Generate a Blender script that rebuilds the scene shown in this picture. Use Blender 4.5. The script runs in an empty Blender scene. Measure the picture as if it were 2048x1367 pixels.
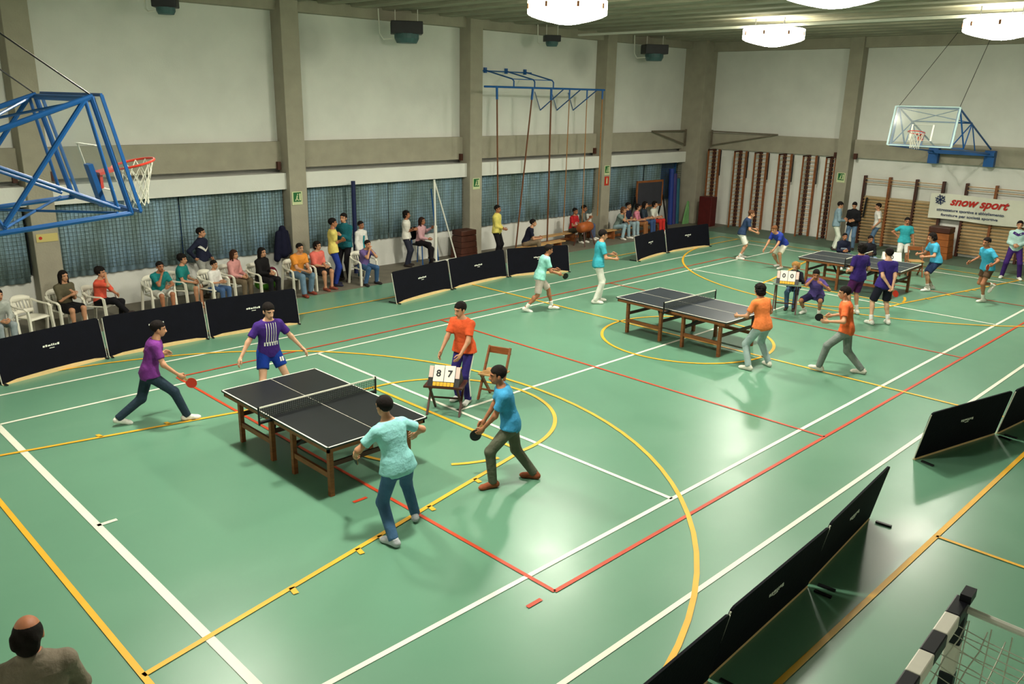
import bpy, math, random
import numpy as np
from mathutils import Vector, Matrix
R = math.radians
random.seed(7); RNG = np.random.default_rng(7)
SC = bpy.context.scene
COL = SC.collection

# ---------------------------------------------------------------- camera, world, exposure
cam_d = bpy.data.cameras.new('camera')
cam_d.sensor_fit = 'HORIZONTAL'; cam_d.sensor_width = 36.0
cam_d.lens = 1665.954 * 36.0 / 2048.0
cam_d.clip_start = 0.05; cam_d.clip_end = 200
cam = bpy.data.objects.new('camera', cam_d); COL.objects.link(cam)
CAM_RIGHT = Vector((0.712511, -0.701419, 0.018422)); CAM_UP = Vector((0.185403, 0.213526, 0.959183))
CAM_BACK = CAM_RIGHT.cross(CAM_UP)
_m = Matrix((CAM_RIGHT, CAM_UP, CAM_BACK)).transposed().to_4x4()
_m.translation = Vector((-14.582689, -9.423753, 4.827317))
cam.matrix_world = _m
SC.camera = cam
W = bpy.data.worlds.new('World'); SC.world = W; W.use_nodes = True
W.node_tree.nodes['Background'].inputs[0].default_value = (0.35, 0.45, 0.6, 1)
W.node_tree.nodes['Background'].inputs[1].default_value = 0.25
SC.view_settings.view_transform = 'Standard'; SC.view_settings.look = 'None'
SC.view_settings.gamma = 1.0; SC.view_settings.use_curve_mapping = False
SC.view_settings.exposure = 1.15
SC.cycles.use_denoising = True
SC.cycles.max_bounces = 6; SC.cycles.diffuse_bounces = 2
LAMP_STRENGTH = 225.0         # emission of the bulb glass in the six ceiling lamps
LAMP_COLOR = (1.0, 0.96, 0.83)

# ---------------------------------------------------------------- helpers
def lin(c):
    f = lambda v: v / 12.92 if v <= 0.04045 else ((v + 0.055) / 1.055) ** 2.4
    return tuple(f(v / 255.0) for v in c) + (1.0,)
MATS = {}
def mat(name, rgb, rough=0.6, var=0.0, scale=8.0, bump=0.0, bscale=40.0, metal=0.0, spec=0.4, emit=0.0, stretch=None, rgb2=None):
    """procedural material: base colour broken up by noise, fine bump"""
    if name in MATS: return MATS[name]
    m = bpy.data.materials.new(name); m.use_nodes = True
    nt = m.node_tree; b = nt.nodes['Principled BSDF']
    b.inputs['Roughness'].default_value = rough; b.inputs['Metallic'].default_value = metal
    b.inputs['Specular IOR Level'].default_value = spec
    tc = nt.nodes.new('ShaderNodeTexCoord'); mp = nt.nodes.new('ShaderNodeMapping')
    nt.links.new(tc.outputs['Object'], mp.inputs['Vector'])
    if stretch: mp.inputs['Scale'].default_value = stretch
    n = nt.nodes.new('ShaderNodeTexNoise'); n.inputs['Scale'].default_value = scale; n.inputs['Detail'].default_value = 4
    nt.links.new(mp.outputs['Vector'], n.inputs['Vector'])
    r = nt.nodes.new('ShaderNodeValToRGB'); c = lin(rgb)
    k1, k2 = 1 - var, 1 + var
    r.color_ramp.elements[0].position = 0.3; r.color_ramp.elements[1].position = 0.7
    r.color_ramp.elements[0].color = tuple(x * k1 for x in c[:3]) + (1,)
    r.color_ramp.elements[1].color = lin(rgb2) if rgb2 else tuple(min(1, x * k2) for x in c[:3]) + (1,)
    nt.links.new(n.outputs['Fac'], r.inputs['Fac']); nt.links.new(r.outputs['Color'], b.inputs['Base Color'])
    if bump:
        n2 = nt.nodes.new('ShaderNodeTexNoise'); n2.inputs['Scale'].default_value = bscale; n2.inputs['Detail'].default_value = 3
        nt.links.new(mp.outputs['Vector'], n2.inputs['Vector'])
        bp = nt.nodes.new('ShaderNodeBump'); bp.inputs['Strength'].default_value = bump; bp.inputs['Distance'].default_value = 0.02
        nt.links.new(n2.outputs['Fac'], bp.inputs['Height']); nt.links.new(bp.outputs['Normal'], b.inputs['Normal'])
    if emit:
        b.inputs['Emission Color'].default_value = c; b.inputs['Emission Strength'].default_value = emit
    MATS[name] = m
    return m
def cloth(rgb): return mat('cloth_%d_%d_%d' % tuple(rgb), rgb, 0.85, 0.12, 9, 0.5, 22, spec=0.2)
def skin_m(rgb): return mat('skin_%d_%d_%d' % tuple(rgb), rgb, 0.55, 0.06, 14, 0.05, 60)

class MB:
    """collects shapes, then links them as one mesh object"""
    def __init__(s): s.v = []; s.f = []; s.mi = []; s.cur = 0
    def add(s, v, f):
        o = len(s.v); s.v += [tuple(p) for p in v]; s.f += [tuple(i + o for i in q) for q in f]; s.mi += [s.cur] * len(f); return s
    def box(s, c, d, rz=0.0, taper=1.0):
        hx, hy, hz = d[0] / 2, d[1] / 2, d[2] / 2; vs = []
        for z, k in ((-hz, 1.0), (hz, taper)):
            for x, y in ((-hx, -hy), (hx, -hy), (hx, hy), (-hx, hy)):
                x *= k; y *= k
                vs.append((c[0] + x * math.cos(rz) - y * math.sin(rz), c[1] + x * math.sin(rz) + y * math.cos(rz), c[2] + z))
        return s.add(vs, [(0, 3, 2, 1), (4, 5, 6, 7), (0, 1, 5, 4), (1, 2, 6, 5), (2, 3, 7, 6), (3, 0, 4, 7)])
    def span(s, a, b):
        return s.box([(a[i] + b[i]) / 2 for i in range(3)], [abs(b[i] - a[i]) for i in range(3)])
    def bar(s, a, b, w, h=None, up=(0, 0, 1)):
        a, b = Vector(a), Vector(b); h = h or w; d = (b - a).normalized(); up = Vector(up)
        if abs(d.dot(up)) > 0.98: up = Vector((1, 0, 0)) if abs(d.x) < 0.9 else Vector((0, 1, 0))
        r = d.cross(up).normalized(); u = r.cross(d); vs = []
        for p in (a, b):
            for i, j in ((-1, -1), (1, -1), (1, 1), (-1, 1)): vs.append(p + r * (i * w / 2) + u * (j * h / 2))
        return s.add(vs, [(0, 1, 2, 3), (4, 7, 6, 5), (0, 4, 5, 1), (1, 5, 6, 2), (2, 6, 7, 3), (3, 7, 4, 0)])
    def tube(s, pts, r, n=8, closed=False):
        pts = [Vector(p) for p in pts]; m = len(pts); rr = r if isinstance(r, (list, tuple)) else [r] * m
        vs = []; prev = None
        for i, p in enumerate(pts):
            if closed: t = (pts[(i + 1) % m] - pts[i - 1])
            else: t = pts[min(i + 1, m - 1)] - pts[max(i - 1, 0)]
            t.normalize()
            if prev is None:
                ref = Vector((0, 0, 1)) if abs(t.z) < 0.9 else Vector((1, 0, 0)); u = t.cross(ref).normalized()
            else:
                u = prev - t * prev.dot(t); u = u.normalized() if u.length > 1e-6 else t.orthogonal().normalized()
            prev = u; w = t.cross(u)
            for k in range(n):
                a = 2 * math.pi * k / n; vs.append(p + (u * math.cos(a) + w * math.sin(a)) * rr[i])
        fs = []
        for i in range(m if closed else m - 1):
            j = (i + 1) % m
            for k in range(n): fs.append((i * n + k, i * n + (k + 1) % n, j * n + (k + 1) % n, j * n + k))
        if not closed: fs += [tuple(reversed(range(n))), tuple((m - 1) * n + k for k in range(n))]
        return s.add(vs, fs)
    def lathe(s, prof, c=(0, 0, 0), n=24):
        vs = []; m = len(prof)
        for r, z in prof:
            for k in range(n): a = 2 * math.pi * k / n; vs.append((c[0] + r * math.cos(a), c[1] + r * math.sin(a), c[2] + z))
        fs = [(i * n + k, i * n + (k + 1) % n, (i + 1) * n + (k + 1) % n, (i + 1) * n + k) for i in range(m - 1) for k in range(n)]
        fs += [tuple(reversed(range(n))), tuple((m - 1) * n + k for k in range(n))]
        return s.add(vs, fs)
    def prism(s, poly, axis, a, b):
        """poly: 2-D outline, extruded along axis from a to b"""
        n = len(poly); vs = []
        for t in (a, b):
            for p, q in poly: vs.append({'x': (t, p, q), 'y': (p, t, q), 'z': (p, q, t)}[axis])
        return s.add(vs, [tuple(range(n))[::-1], tuple(range(n, 2 * n))] + [(i, (i + 1) % n, n + (i + 1) % n, n + i) for i in range(n)])
    def strip(s, L, Rr):
        n = len(L); return s.add(list(L) + list(Rr), [(i, i + 1, n + i + 1, n + i) for i in range(n - 1)])
    def mesh(s, name, mats, smooth=False):
        me = bpy.data.meshes.new(name); me.from_pydata([tuple(p) for p in s.v], [], s.f)
        for m in (mats if isinstance(mats, (list, tuple)) else [mats]): me.materials.append(m)
        if any(s.mi): me.polygons.foreach_set('material_index', s.mi)
        if smooth: me.polygons.foreach_set('use_smooth', [True] * len(s.f))
        import bmesh
        bm = bmesh.new(); bm.from_mesh(me); bmesh.ops.recalc_face_normals(bm, faces=bm.faces); bm.to_mesh(me); bm.free()
        me.update(); return me
    def build(s, name, mats, parent=None, smooth=False, bevel=0.0):
        o = bpy.data.objects.new(name, s.mesh(name, mats, smooth)); COL.objects.link(o); o.parent = parent
        if bevel:
            md = o.modifiers.new('edge', 'BEVEL'); md.width = bevel; md.segments = 2; md.limit_method = 'ANGLE'
        return o
def inst(name, me, parent=None, loc=(0, 0, 0), rot=(0, 0, 0), scale=(1, 1, 1), m=None):
    o = bpy.data.objects.new(name, me); COL.objects.link(o); o.parent = parent
    o.location = loc; o.rotation_euler = rot; o.scale = scale
    if m:
        o.material_slots[0].link = 'OBJECT'; o.material_slots[0].material = m
    return o
def tag(o, label=None, cat=None, group=None, kind=None):
    if label: o['label'] = label
    if cat: o['category'] = cat
    if group: o['group'] = group
    if kind: o['kind'] = kind
    return o
def empty(name, loc=(0, 0, 0), rz=0.0, **k):
    o = bpy.data.objects.new(name, None); COL.objects.link(o); o.empty_display_size = 0.1
    o.location = loc; o.rotation_euler = (0, 0, rz); return tag(o, **k)
def copy_tree(o, parent=None):
    c = o.copy(); COL.objects.link(c); c.parent = parent
    for ch in list(o.children): copy_tree(ch, c)
    return c
def text(name, s, size, m, parent, loc, rot, shear=0.0, ext=0.002, bold=0.0, sx=1.0, align='CENTER'):
    cu = bpy.data.curves.new(name, 'FONT'); cu.body = s; cu.size = size; cu.extrude = ext; cu.shear = shear; cu.offset = bold
    cu.align_x = align; cu.align_y = 'CENTER'; cu.materials.append(m)
    fo = bpy.data.objects.new(name, cu); COL.objects.link(fo)
    me = bpy.data.meshes.new_from_object(fo.evaluated_get(bpy.context.evaluated_depsgraph_get())); bpy.data.objects.remove(fo)
    me.materials.clear(); me.materials.append(m)
    o = bpy.data.objects.new(name, me); COL.objects.link(o); o.parent = parent; o.location = loc; o.rotation_euler = rot; o.scale = (sx, 1, 1)
    return o

# ---------------------------------------------------------------- materials
M_WALL = mat('plaster_white', (226, 226, 218), 0.85, 0.05, 1.2, 0.15, 30)
M_CONC = mat('concrete_grey', (164, 158, 140), 0.85, 0.08, 2.5, 0.3, 25)
M_CEIL = mat('ceiling_grey', (150, 146, 128), 0.9, 0.22, 1.6, 0.3, 12, stretch=(3, 0.6, 1))
M_BLUE = mat('blue_paint', (28, 92, 160), 0.4, 0.06, 6)
M_NAVY = mat('navy_cloth', (8, 9, 19), 0.8, 0.15, 6, 0.2, 30, spec=0.15)
M_WOOD = mat('brown_wood', (140, 82, 42), 0.5, 0.25, 5, 0.1, 30, stretch=(1, 1, 6))
M_DKWOOD = mat('dark_brown_wood', (74, 38, 26), 0.5, 0.25, 5, 0.1, 30)
M_LTWOOD = mat('pale_wood', (196, 152, 96), 0.55, 0.18, 6, 0.1, 30)
M_CREAM = mat('cream_board', (232, 198, 140), 0.6, 0.08, 3)
M_WPLAST = mat('white_plastic', (236, 232, 214), 0.35, 0.03, 4)
M_BLACK = mat('black_metal', (18, 18, 20), 0.45, 0.1, 8)
M_STEEL = mat('grey_steel', (120, 122, 124), 0.35, 0.1, 8, metal=0.8)
M_WHITE = mat('white_paint', (236, 236, 224), 0.5, 0.03, 6)
M_RED = mat('red_paint', (196, 54, 34), 0.4, 0.06, 6)
M_NETW = mat('net_string_white', (222, 220, 204), 0.7, 0.05, 9)

# ---------------------------------------------------------------- floor
def floor_material():
    m = bpy.data.materials.new('green_sports_floor'); m.use_nodes = True; nt = m.node_tree; b = nt.nodes['Principled BSDF']
    tc = nt.nodes.new('ShaderNodeTexCoord')
    def noise(sc, det, stretch=None):
        n = nt.nodes.new('ShaderNodeTexNoise'); n.inputs['Scale'].default_value = sc; n.inputs['Detail'].default_value = det
        if stretch:
            mp = nt.nodes.new('ShaderNodeMapping'); mp.inputs['Scale'].default_value = stretch; mp.inputs['Rotation'].default_value = (0, 0, 0.6)
            nt.links.new(tc.outputs['Object'], mp.inputs['Vector']); nt.links.new(mp.outputs['Vector'], n.inputs['Vector'])
        else: nt.links.new(tc.outputs['Object'], n.inputs['Vector'])
        return n
    def ramp(src, p0, c0, p1, c1):
        r = nt.nodes.new('ShaderNodeValToRGB'); e = r.color_ramp.elements
        e[0].position, e[0].color, e[1].position, e[1].color = p0, c0, p1, c1
        nt.links.new(src.outputs['Fac'], r.inputs['Fac']); return r
    big = ramp(noise(0.35, 5), 0.3, lin((96, 142, 116)), 0.72, lin((104, 151, 124)))
    scuff = ramp(noise(0.9, 8, (1, 2, 1)), 0.62, (0, 0, 0, 1), 0.85, (0.10, 0.10, 0.10, 1))
    mix = nt.nodes.new('ShaderNodeMix'); mix.data_type = 'RGBA'
    nt.links.new(scuff.outputs['Color'], mix.inputs['Factor']); nt.links.new(big.outputs['Color'], mix.inputs['A'])
    mix.inputs['B'].default_value = lin((150, 186, 160))
    nt.links.new(mix.outputs['Result'], b.inputs['Base Color'])
    rr = ramp(noise(1.1, 3), 0.3, (0.29, 0.29, 0.29, 1), 0.75, (0.37, 0.37, 0.37, 1))
    nt.links.new(rr.outputs['Color'], b.inputs['Roughness'])
    b.inputs['Specular IOR Level'].default_value = 0.5
    nb = noise(2.0, 2); bp = nt.nodes.new('ShaderNodeBump'); bp.inputs['Strength'].default_value = 0.03; bp.inputs['Distance'].default_value = 0.02
    nt.links.new(nb.outputs['Fac'], bp.inputs['Height']); nt.links.new(bp.outputs['Normal'], b.inputs['Normal'])
    return m
X0, X1, Y0, Y1, ZC = -15.6, 15.4, -12.4, 10.5, 7.25
floor = tag(MB().span((X0, Y0, -0.2), (X1, Y1, 0.0)).build('floor', floor_material()), 'green rubber sports hall floor with court lines', kind='structure')
M_GREYF = mat('grey_floor_border', (112, 106, 92), 0.6, 0.12, 3)
MB().span((X0, 8.35, -0.01), (X1, Y1, 0.004)).build('border_strip', M_GREYF, floor)
MB().span((13.4, Y0, -0.01), (X1, 8.35, 0.004)).build('border_strip', mat('grey_green_border', (88, 108, 92), 0.6, 0.1, 3), floor)
LW = mat('line_white', (232, 232, 214), 0.45, 0.05, 3); LY = mat('line_yellow', (232, 176, 44), 0.45, 0.08, 3); LR = mat('line_red', (196, 68, 34), 0.45, 0.1, 3)
def line(a, b, w, m, z):
    a, b = Vector((*a, z)), Vector((*b, z)); d = (b - a).normalized(); n = Vector((-d.y, d.x, 0)) * (w / 2)
    return MB().add([a - n, b - n, b + n, a + n], [(0, 1, 2, 3)]).build('court_line', m, floor)
def arc(c, r, a0, a1, w, m, z):
    n = max(8, int(abs(a1 - a0) / 4)); L = []; Q = []
    for i in range(n + 1):
        t = R(a0 + (a1 - a0) * i / n); e = (math.cos(t), math.sin(t))
        L.append((c[0] + e[0] * (r - w / 2), c[1] + e[1] * (r - w / 2), z)); Q.append((c[0] + e[0] * (r + w / 2), c[1] + e[1] * (r + w / 2), z))
    return MB().strip(L, Q).build('court_line', m, floor)
zw, zr, zy = 0.006, 0.0075, 0.009
T = 11.885
for y in (5.485, 4.115, -4.115, -5.485): line((-T, y), (T, y), 0.06, LW, zw)                     # tennis
for x, w in ((-T, 0.09), (T, 0.09)): line((x, -5.485), (x, 5.485), w, LW, zw)
for x in (-6.40, 6.40): line((x, -4.115), (x, 4.115), 0.06, LW, zw)
line((-6.40, 0), (6.40, 0), 0.06, LW, zw)
for x in (-T, T): line((x, 0), (x - math.copysign(0.22, x), 0), 0.06, LW, zw)
for y in (-4.5, 4.5): line((-9, y), (9, y), 0.05, LR, zr)                                        # volleyball
for x in (-9, -3, 3, 9): line((x, -4.5), (x, 4.5), 0.05, LR, zr)
for x in (-9.3, 9.3):
    for y in (-4.5, -1.5): line((x - 0.1, y), (x + 0.1, y), 0.05, LR, zr)
B = 12.53
for y in (-6.77, 6.95): line((-B, y), (B, y), 0.06, LY, zy)                                      # basketball
for x in (-B, B): line((x, -6.77), (x, 6.95), 0.06, LY, zy)
line((0, -6.77), (0, 6.95), 0.06, LY, zy)
arc((0, 0), 1.78, 0, 360, 0.06, LY, zy)
for s in (-1, 1):
    fx = s * 6.76
    line((fx, -1.8), (fx, 1.8), 0.06, LY, zy)
    for t in (-1, 1):
        line((s * B, t * 2.95), (fx, t * 1.8), 0.06, LY, zy)
        dx, dy = fx - s * B, t * (1.8 - 2.95)
        for k in (0.28, 0.44, 0.50, 0.65, 0.81):
            px, py = s * B + dx * k, t * 2.95 + dy * k
            line((px, py), (px + s * 0.02, py + t * 0.13), 0.06, LY, zy)
    arc((fx, 0), 1.8, -90 if s < 0 else 90, 90 if s < 0 else 270, 0.06, LY, zy)
    for k in range(4):
        a = 97 + k * 46 if s < 0 else -83 + k * 46
        arc((fx, 0), 1.8, a, a + 22, 0.06, LY, zy)
    cx = s * 10.95
    arc((cx, 0), 6.25, -90 if s < 0 else 90, 90 if s < 0 else 270, 0.06, LY, zy)
    for y in (-6.25, 6.25): line((s * B, y), (cx, y), 0.06, LY, zy)
line((-4.9, -6.77), (-4.9, -8.4), 0.05, LY, zy)

# ---------------------------------------------------------------- walls
YW = 10.5
M_WALLS = M_WALL.copy(); M_WALLS.name = 'plaster_white_stained'; _nt = M_WALLS.node_tree; _bs = _nt.nodes['Principled BSDF']; _src = _bs.inputs['Base Color'].links[0].from_socket
_tc = _nt.nodes.new('ShaderNodeTexCoord')
for _p, _r in (((-2.35, 10.5, 6.15), 0.75), ((8.3, 10.5, 6.1), 0.7)):     # old damp patches on the plaster
    _d = _nt.nodes.new('ShaderNodeVectorMath'); _d.operation = 'DISTANCE'; _d.inputs[1].default_value = _p; _nt.links.new(_tc.outputs['Object'], _d.inputs[0])
    _mr = _nt.nodes.new('ShaderNodeMapRange'); _mr.inputs['From Min'].default_value = _r * 0.35; _mr.inputs['From Max'].default_value = _r; _mr.inputs['To Min'].default_value = 0.32; _mr.inputs['To Max'].default_value = 0.0; _nt.links.new(_d.outputs['Value'], _mr.inputs['Value'])
    _mx = _nt.nodes.new('ShaderNodeMix'); _mx.data_type = 'RGBA'; _nt.links.new(_mr.outputs['Result'], _mx.inputs['Factor']); _nt.links.new(_src, _mx.inputs['A']); _mx.inputs['B'].default_value = lin((120, 124, 112)); _src = _mx.outputs['Result']
_nt.links.new(_src, _bs.inputs['Base Color'])
wl = MB()
wl.span((X0, YW, 3.62), (X1, YW + 0.3, ZC + 0.1)); wl.span((X0, YW - 0.1, 0), (X1, YW + 0.3, 0.92)); wl.span((X0, YW + 0.18, 0.92), (X1, YW + 0.3, 3.62))
tag(wl.build('wall_left', M_WALLS), 'white plastered long wall above a band of windows', kind='structure')
tag(MB().span((X0, YW - 0.15, 2.95), (X1, YW + 0.12, 3.62)).build('beam', M_CONC), 'grey concrete beam along the long window wall', kind='structure')
tag(MB().span((X0, YW - 0.35, 2.43), (X1, YW + 0.12, 2.84)).build('trim_1', M_WALL), 'white shutter box running above the curtains', kind='structure')
tag(MB().span((X0, YW - 0.3, 6.76), (X1, YW + 0.1, 7.06)).build('beam', M_CONC), 'grey concrete beam under the ceiling on the window wall', kind='structure')
tag(MB().span((X1, Y0, 0), (X1 + 0.3, YW + 0.3, ZC + 0.1)).build('wall_back', M_WALL), 'white end wall behind the wall bars', kind='structure')
tag(MB().span((X1 - 0.12, Y0, 2.98), (X1 + 0.1, YW, 3.6)).build('beam', M_CONC), 'grey concrete beam across the end wall', kind='structure')
tag(MB().span((X1 - 0.3, Y0, 6.66), (X1 + 0.1, YW, 7.06)).build('beam', M_CONC), 'grey concrete beam under the ceiling on the end wall', kind='structure')
tag(MB().span((X0 - 0.3, Y0, 0), (X0, YW + 0.3, ZC + 0.1)).build('wall_near', M_WALL), 'white end wall behind the raised basket', kind='structure')
tag(MB().span((X0 - 0.3, Y0 - 0.3, 0), (X1 + 0.3, Y0, ZC + 0.1)).build('wall_right', M_WALL), 'white long wall behind the camera gallery', kind='structure')
names = ['beside the raised blue basket', 'behind the seated man in the orange polo', 'beside the white umpire chair', 'carrying two small signs beside the ropes']
for i, x in enumerate((-9.5, -3.42, 2.79, 9.16)):
    c = empty('column', (x + 0.25, 10.25, 0), label='grey concrete column ' + names[i], kind='structure')
    MB().span((-0.25, -0.25, 0), (0.25, 0.25, 7.06)).build('shaft', M_CONC, c, bevel=0.015)
    for s in (-1, 1): MB().box((s * 0.36, 0.06, 3.02), (0.09, 0.1, 0.2)).build('bracket', M_DKWOOD, c)
c = empty('column', (15.0, 10.0, 0), label='grey concrete column in the far corner of the hall', kind='structure')
MB().span((-0.4, -0.45, 0), (0.4, 0.5, 7.06)).build('shaft', M_CONC, c, bevel=0.015)
c = empty('column', (15.2, 3.83, 0), label='grey concrete column on the end wall carrying a green sign', kind='structure')
MB().span((-0.22, -0.24, 0), (0.2, 0.24, 7.06)).build('shaft', M_CONC, c, bevel=0.015)
for s in (-1, 1): MB().box((-0.02, s * 0.36, 3.03), (0.12, 0.1, 0.2)).build('bracket', M_DKWOOD, c)

# ---------------------------------------------------------------- ceiling
ceil = tag(MB().span((X0 - 0.3, Y0 - 0.3, ZC), (X1 + 0.3, YW + 0.3, ZC + 0.2)).build('ceiling', M_CEIL), 'grey ribbed concrete ceiling of the hall', kind='structure')
ribm = MB().prism([(-0.34, 0.26), (-0.22, 0.0), (0.22, 0.0), (0.34, 0.26)], 'y', Y0, YW).mesh('ceiling_rib', M_CEIL)
x = X0 + 0.6
while x < X1:
    inst('ceiling_rib', ribm, ceil, (x, 0, 7.0)); x += 1.0

# ---------------------------------------------------------------- ceiling lamps
M_LAMP = mat('lamp_glow', (255, 250, 222), 0.5)
b_ = M_LAMP.node_tree.nodes['Principled BSDF']; b_.inputs['Emission Color'].default_value = LAMP_COLOR + (1,); b_.inputs['Emission Strength'].default_value = LAMP_STRENGTH
M_LAMPRIM = mat('lamp_rim', (240, 236, 210), 0.5, emit=7.0)
M_LAMPD = mat('lamp_diffuser', (250, 246, 224), 0.5, emit=5.0)
def lamp(x, y, label):
    o = empty('ceiling_lamp', (x, y, 6.42), label=label, cat='ceiling lamp', group='big round lamps under the ceiling')
    MB().lathe([(0.03, -0.145), (0.12, -0.142), (0.20, -0.133), (0.27, -0.12)], n=32).build('bulb_glass', M_LAMP, o, smooth=True)
    MB().lathe([(0.27, -0.12), (0.42, -0.09), (0.60, -0.045), (0.74, 0.0), (0.80, 0.04)], n=32).build('diffuser', M_LAMPD, o, smooth=True)
    MB().lathe([(0.80, 0.03), (0.82, 0.05), (0.82, 0.30), (0.76, 0.32), (0.4, 0.34)], n=32).build('housing', M_LAMPRIM, o)
    for a in range(8):
        t = a * math.pi / 4 + 0.2; MB().box((0.825 * math.cos(t), 0.825 * math.sin(t), 0.18), (0.02, 0.05, 0.1), t).build('clip', M_WOOD, o)
    for a in range(3):
        t = a * 2.09; MB().tube([(0.5 * math.cos(t), 0.5 * math.sin(t), 0.3), (0.5 * math.cos(t), 0.5 * math.sin(t), 0.62)], 0.012, 6).build('hanger', M_STEEL, o)
lamp(-0.95, 2.85, 'large glowing round lamp hanging nearest the climbing ropes'); lamp(7.5, 2.85, 'large glowing round lamp hanging near the end-wall column')
lamp(7.5, -2.85, 'large glowing round lamp cut by the right frame edge'); lamp(-0.95, -2.85, 'large glowing round lamp barely showing at the top edge')
lamp(-9.3, 2.85, 'large round lamp above the near table, outside the picture'); lamp(-9.3, -2.85, 'large round lamp above the near table, beyond the top edge')
tag(MB().span((7.32, -12.0, 6.78), (7.42, 9.8, 6.84)).build('cable_tray', M_WHITE), 'white cable tray joining the two far lamps', 'cable tray')

# ---------------------------------------------------------------- windows, curtains, nets
def curtain_mat():
    m = bpy.data.materials.new('dusk_lit_plaid_curtain'); m.use_nodes = True; nt = m.node_tree; b = nt.nodes['Principled BSDF']
    b.inputs['Roughness'].default_value = 0.9
    tc = nt.nodes.new('ShaderNodeTexCoord'); mp = nt.nodes.new('ShaderNodeMapping'); mp.inputs['Scale'].default_value = (1.0, 0.2, 0.35)
    nt.links.new(tc.outputs['Object'], mp.inputs['Vector'])
    n = nt.nodes.new('ShaderNodeTexNoise'); n.inputs['Scale'].default_value = 1.6; n.inputs['Detail'].default_value = 4
    nt.links.new(mp.outputs['Vector'], n.inputs['Vector'])
    r = nt.nodes.new('ShaderNodeValToRGB'); e = r.color_ramp.elements
    e[0].position, e[0].color = 0.32, lin((110, 130, 122)); e[1].position, e[1].color = 0.68, lin((158, 194, 220))  # cloth colour, with dusk light from outside painted in as brighter blue
    x = e.new(0.5); x.color = lin((136, 162, 170))
    nt.links.new(n.outputs['Fac'], r.inputs['Fac']); nt.links.new(r.outputs['Color'], b.inputs['Base Color'])
    return m
M_CURT = curtain_mat(); M_NETG = mat('dark_green_net', (56, 72, 62), 0.8, 0.2, 5)
M_GLASS = mat('window_glass', (60, 92, 140), 0.15, 0.2, 1.2)
bays = [(-15.5, -9.55, 'in the dim bay behind the raised basket'), (-8.95, -3.45, 'behind the left row of spectators'), (-2.9, 2.76, 'behind the white umpire chair'), (3.32, 9.13, 'behind the climbing ropes'), (9.7, 14.55, 'behind the blackboard')]
for i, (a, b, where) in enumerate(bays):
    w = empty('window_%d' % (i + 1), ((a + b) / 2, YW + 0.1, 0.92), label='wide curtained window ' + where, kind='structure')
    L = b - a; n = max(2, round(L / 1.4))
    for k in range(n):
        MB().span((-L / 2 + L * k / n + 0.04, 0.02, 0.05), (-L / 2 + L * (k + 1) / n - 0.04, 0.04, 1.5)).build('pane', M_GLASS, w)
    fr = MB()
    for k in range(n + 1): fr.box((-L / 2 + L * k / n, 0.0, 0.76), (0.08, 0.08, 1.52))
    fr.span((-L / 2, -0.04, 0), (L / 2, 0.04, 0.06)); fr.span((-L / 2, -0.04, 1.46), (L / 2, 0.04, 1.54)); fr.build('window_frame', M_BLUE, w)
    MB().span((-L / 2, -0.22, -0.02), (L / 2, 0.05, 0.02)).build('window_sill', M_WALL, w)
    # pleated curtains: two drops per bay (the last bay is left partly open)
    for k in range(2):
        p0, p1 = (a + 0.02, (a + b) / 2 - 0.01) if k == 0 else ((a + b) / 2 + 0.01, b - 0.02)
        if i == 4 and k == 1: p1 = p0 + 1.1
        cn = int((p1 - p0) / 0.035); V = []; F = []
        ph = random.random() * 9
        for j in range(cn + 1):
            xx = p0 + (p1 - p0) * j / cn; yy = 0.02 * math.sin(xx * 34 + ph + 2 * math.sin(xx * 3)) + 0.012 * math.sin(xx * 13)
            for z in (0.80 - 0.0 * k, 1.6, 2.46): V.append((xx - p0, yy * (1.2 if z < 1 else 0.8), z))
        for j in range(cn):
            for z in range(2): o = j * 3 + z; F.append((o, o + 3, o + 4, o + 1))
        cu = MB().add(V, F).build('curtain', M_CURT, smooth=True); cu.location = (p0, YW - 0.16, 0)
        md = cu.modifiers.new('thick', 'SOLIDIFY'); md.thickness = 0.004
        tag(cu, ('first' if k == 0 else 'second') + ' blue-green checked curtain drop ' + where, 'curtain', 'curtains along the window wall')
    nb = MB(); zs = np.arange(0.95, 2.42, 0.085)
    for xx in np.arange(a + 0.05, b - 0.03, 0.085): nb.box((xx - a, 0, 1.68), (0.008, 0.006, 1.5))
    for z in zs: nb.box(((b - a) / 2, 0, z), (b - a - 0.06, 0.006, 0.008))
    no = nb.build('protective_net', M_NETG); no.location = (a, YW - 0.24, 0)
    tag(no, 'dark square-mesh net hung ' + where, 'net', 'protective nets along the window wall')

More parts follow.
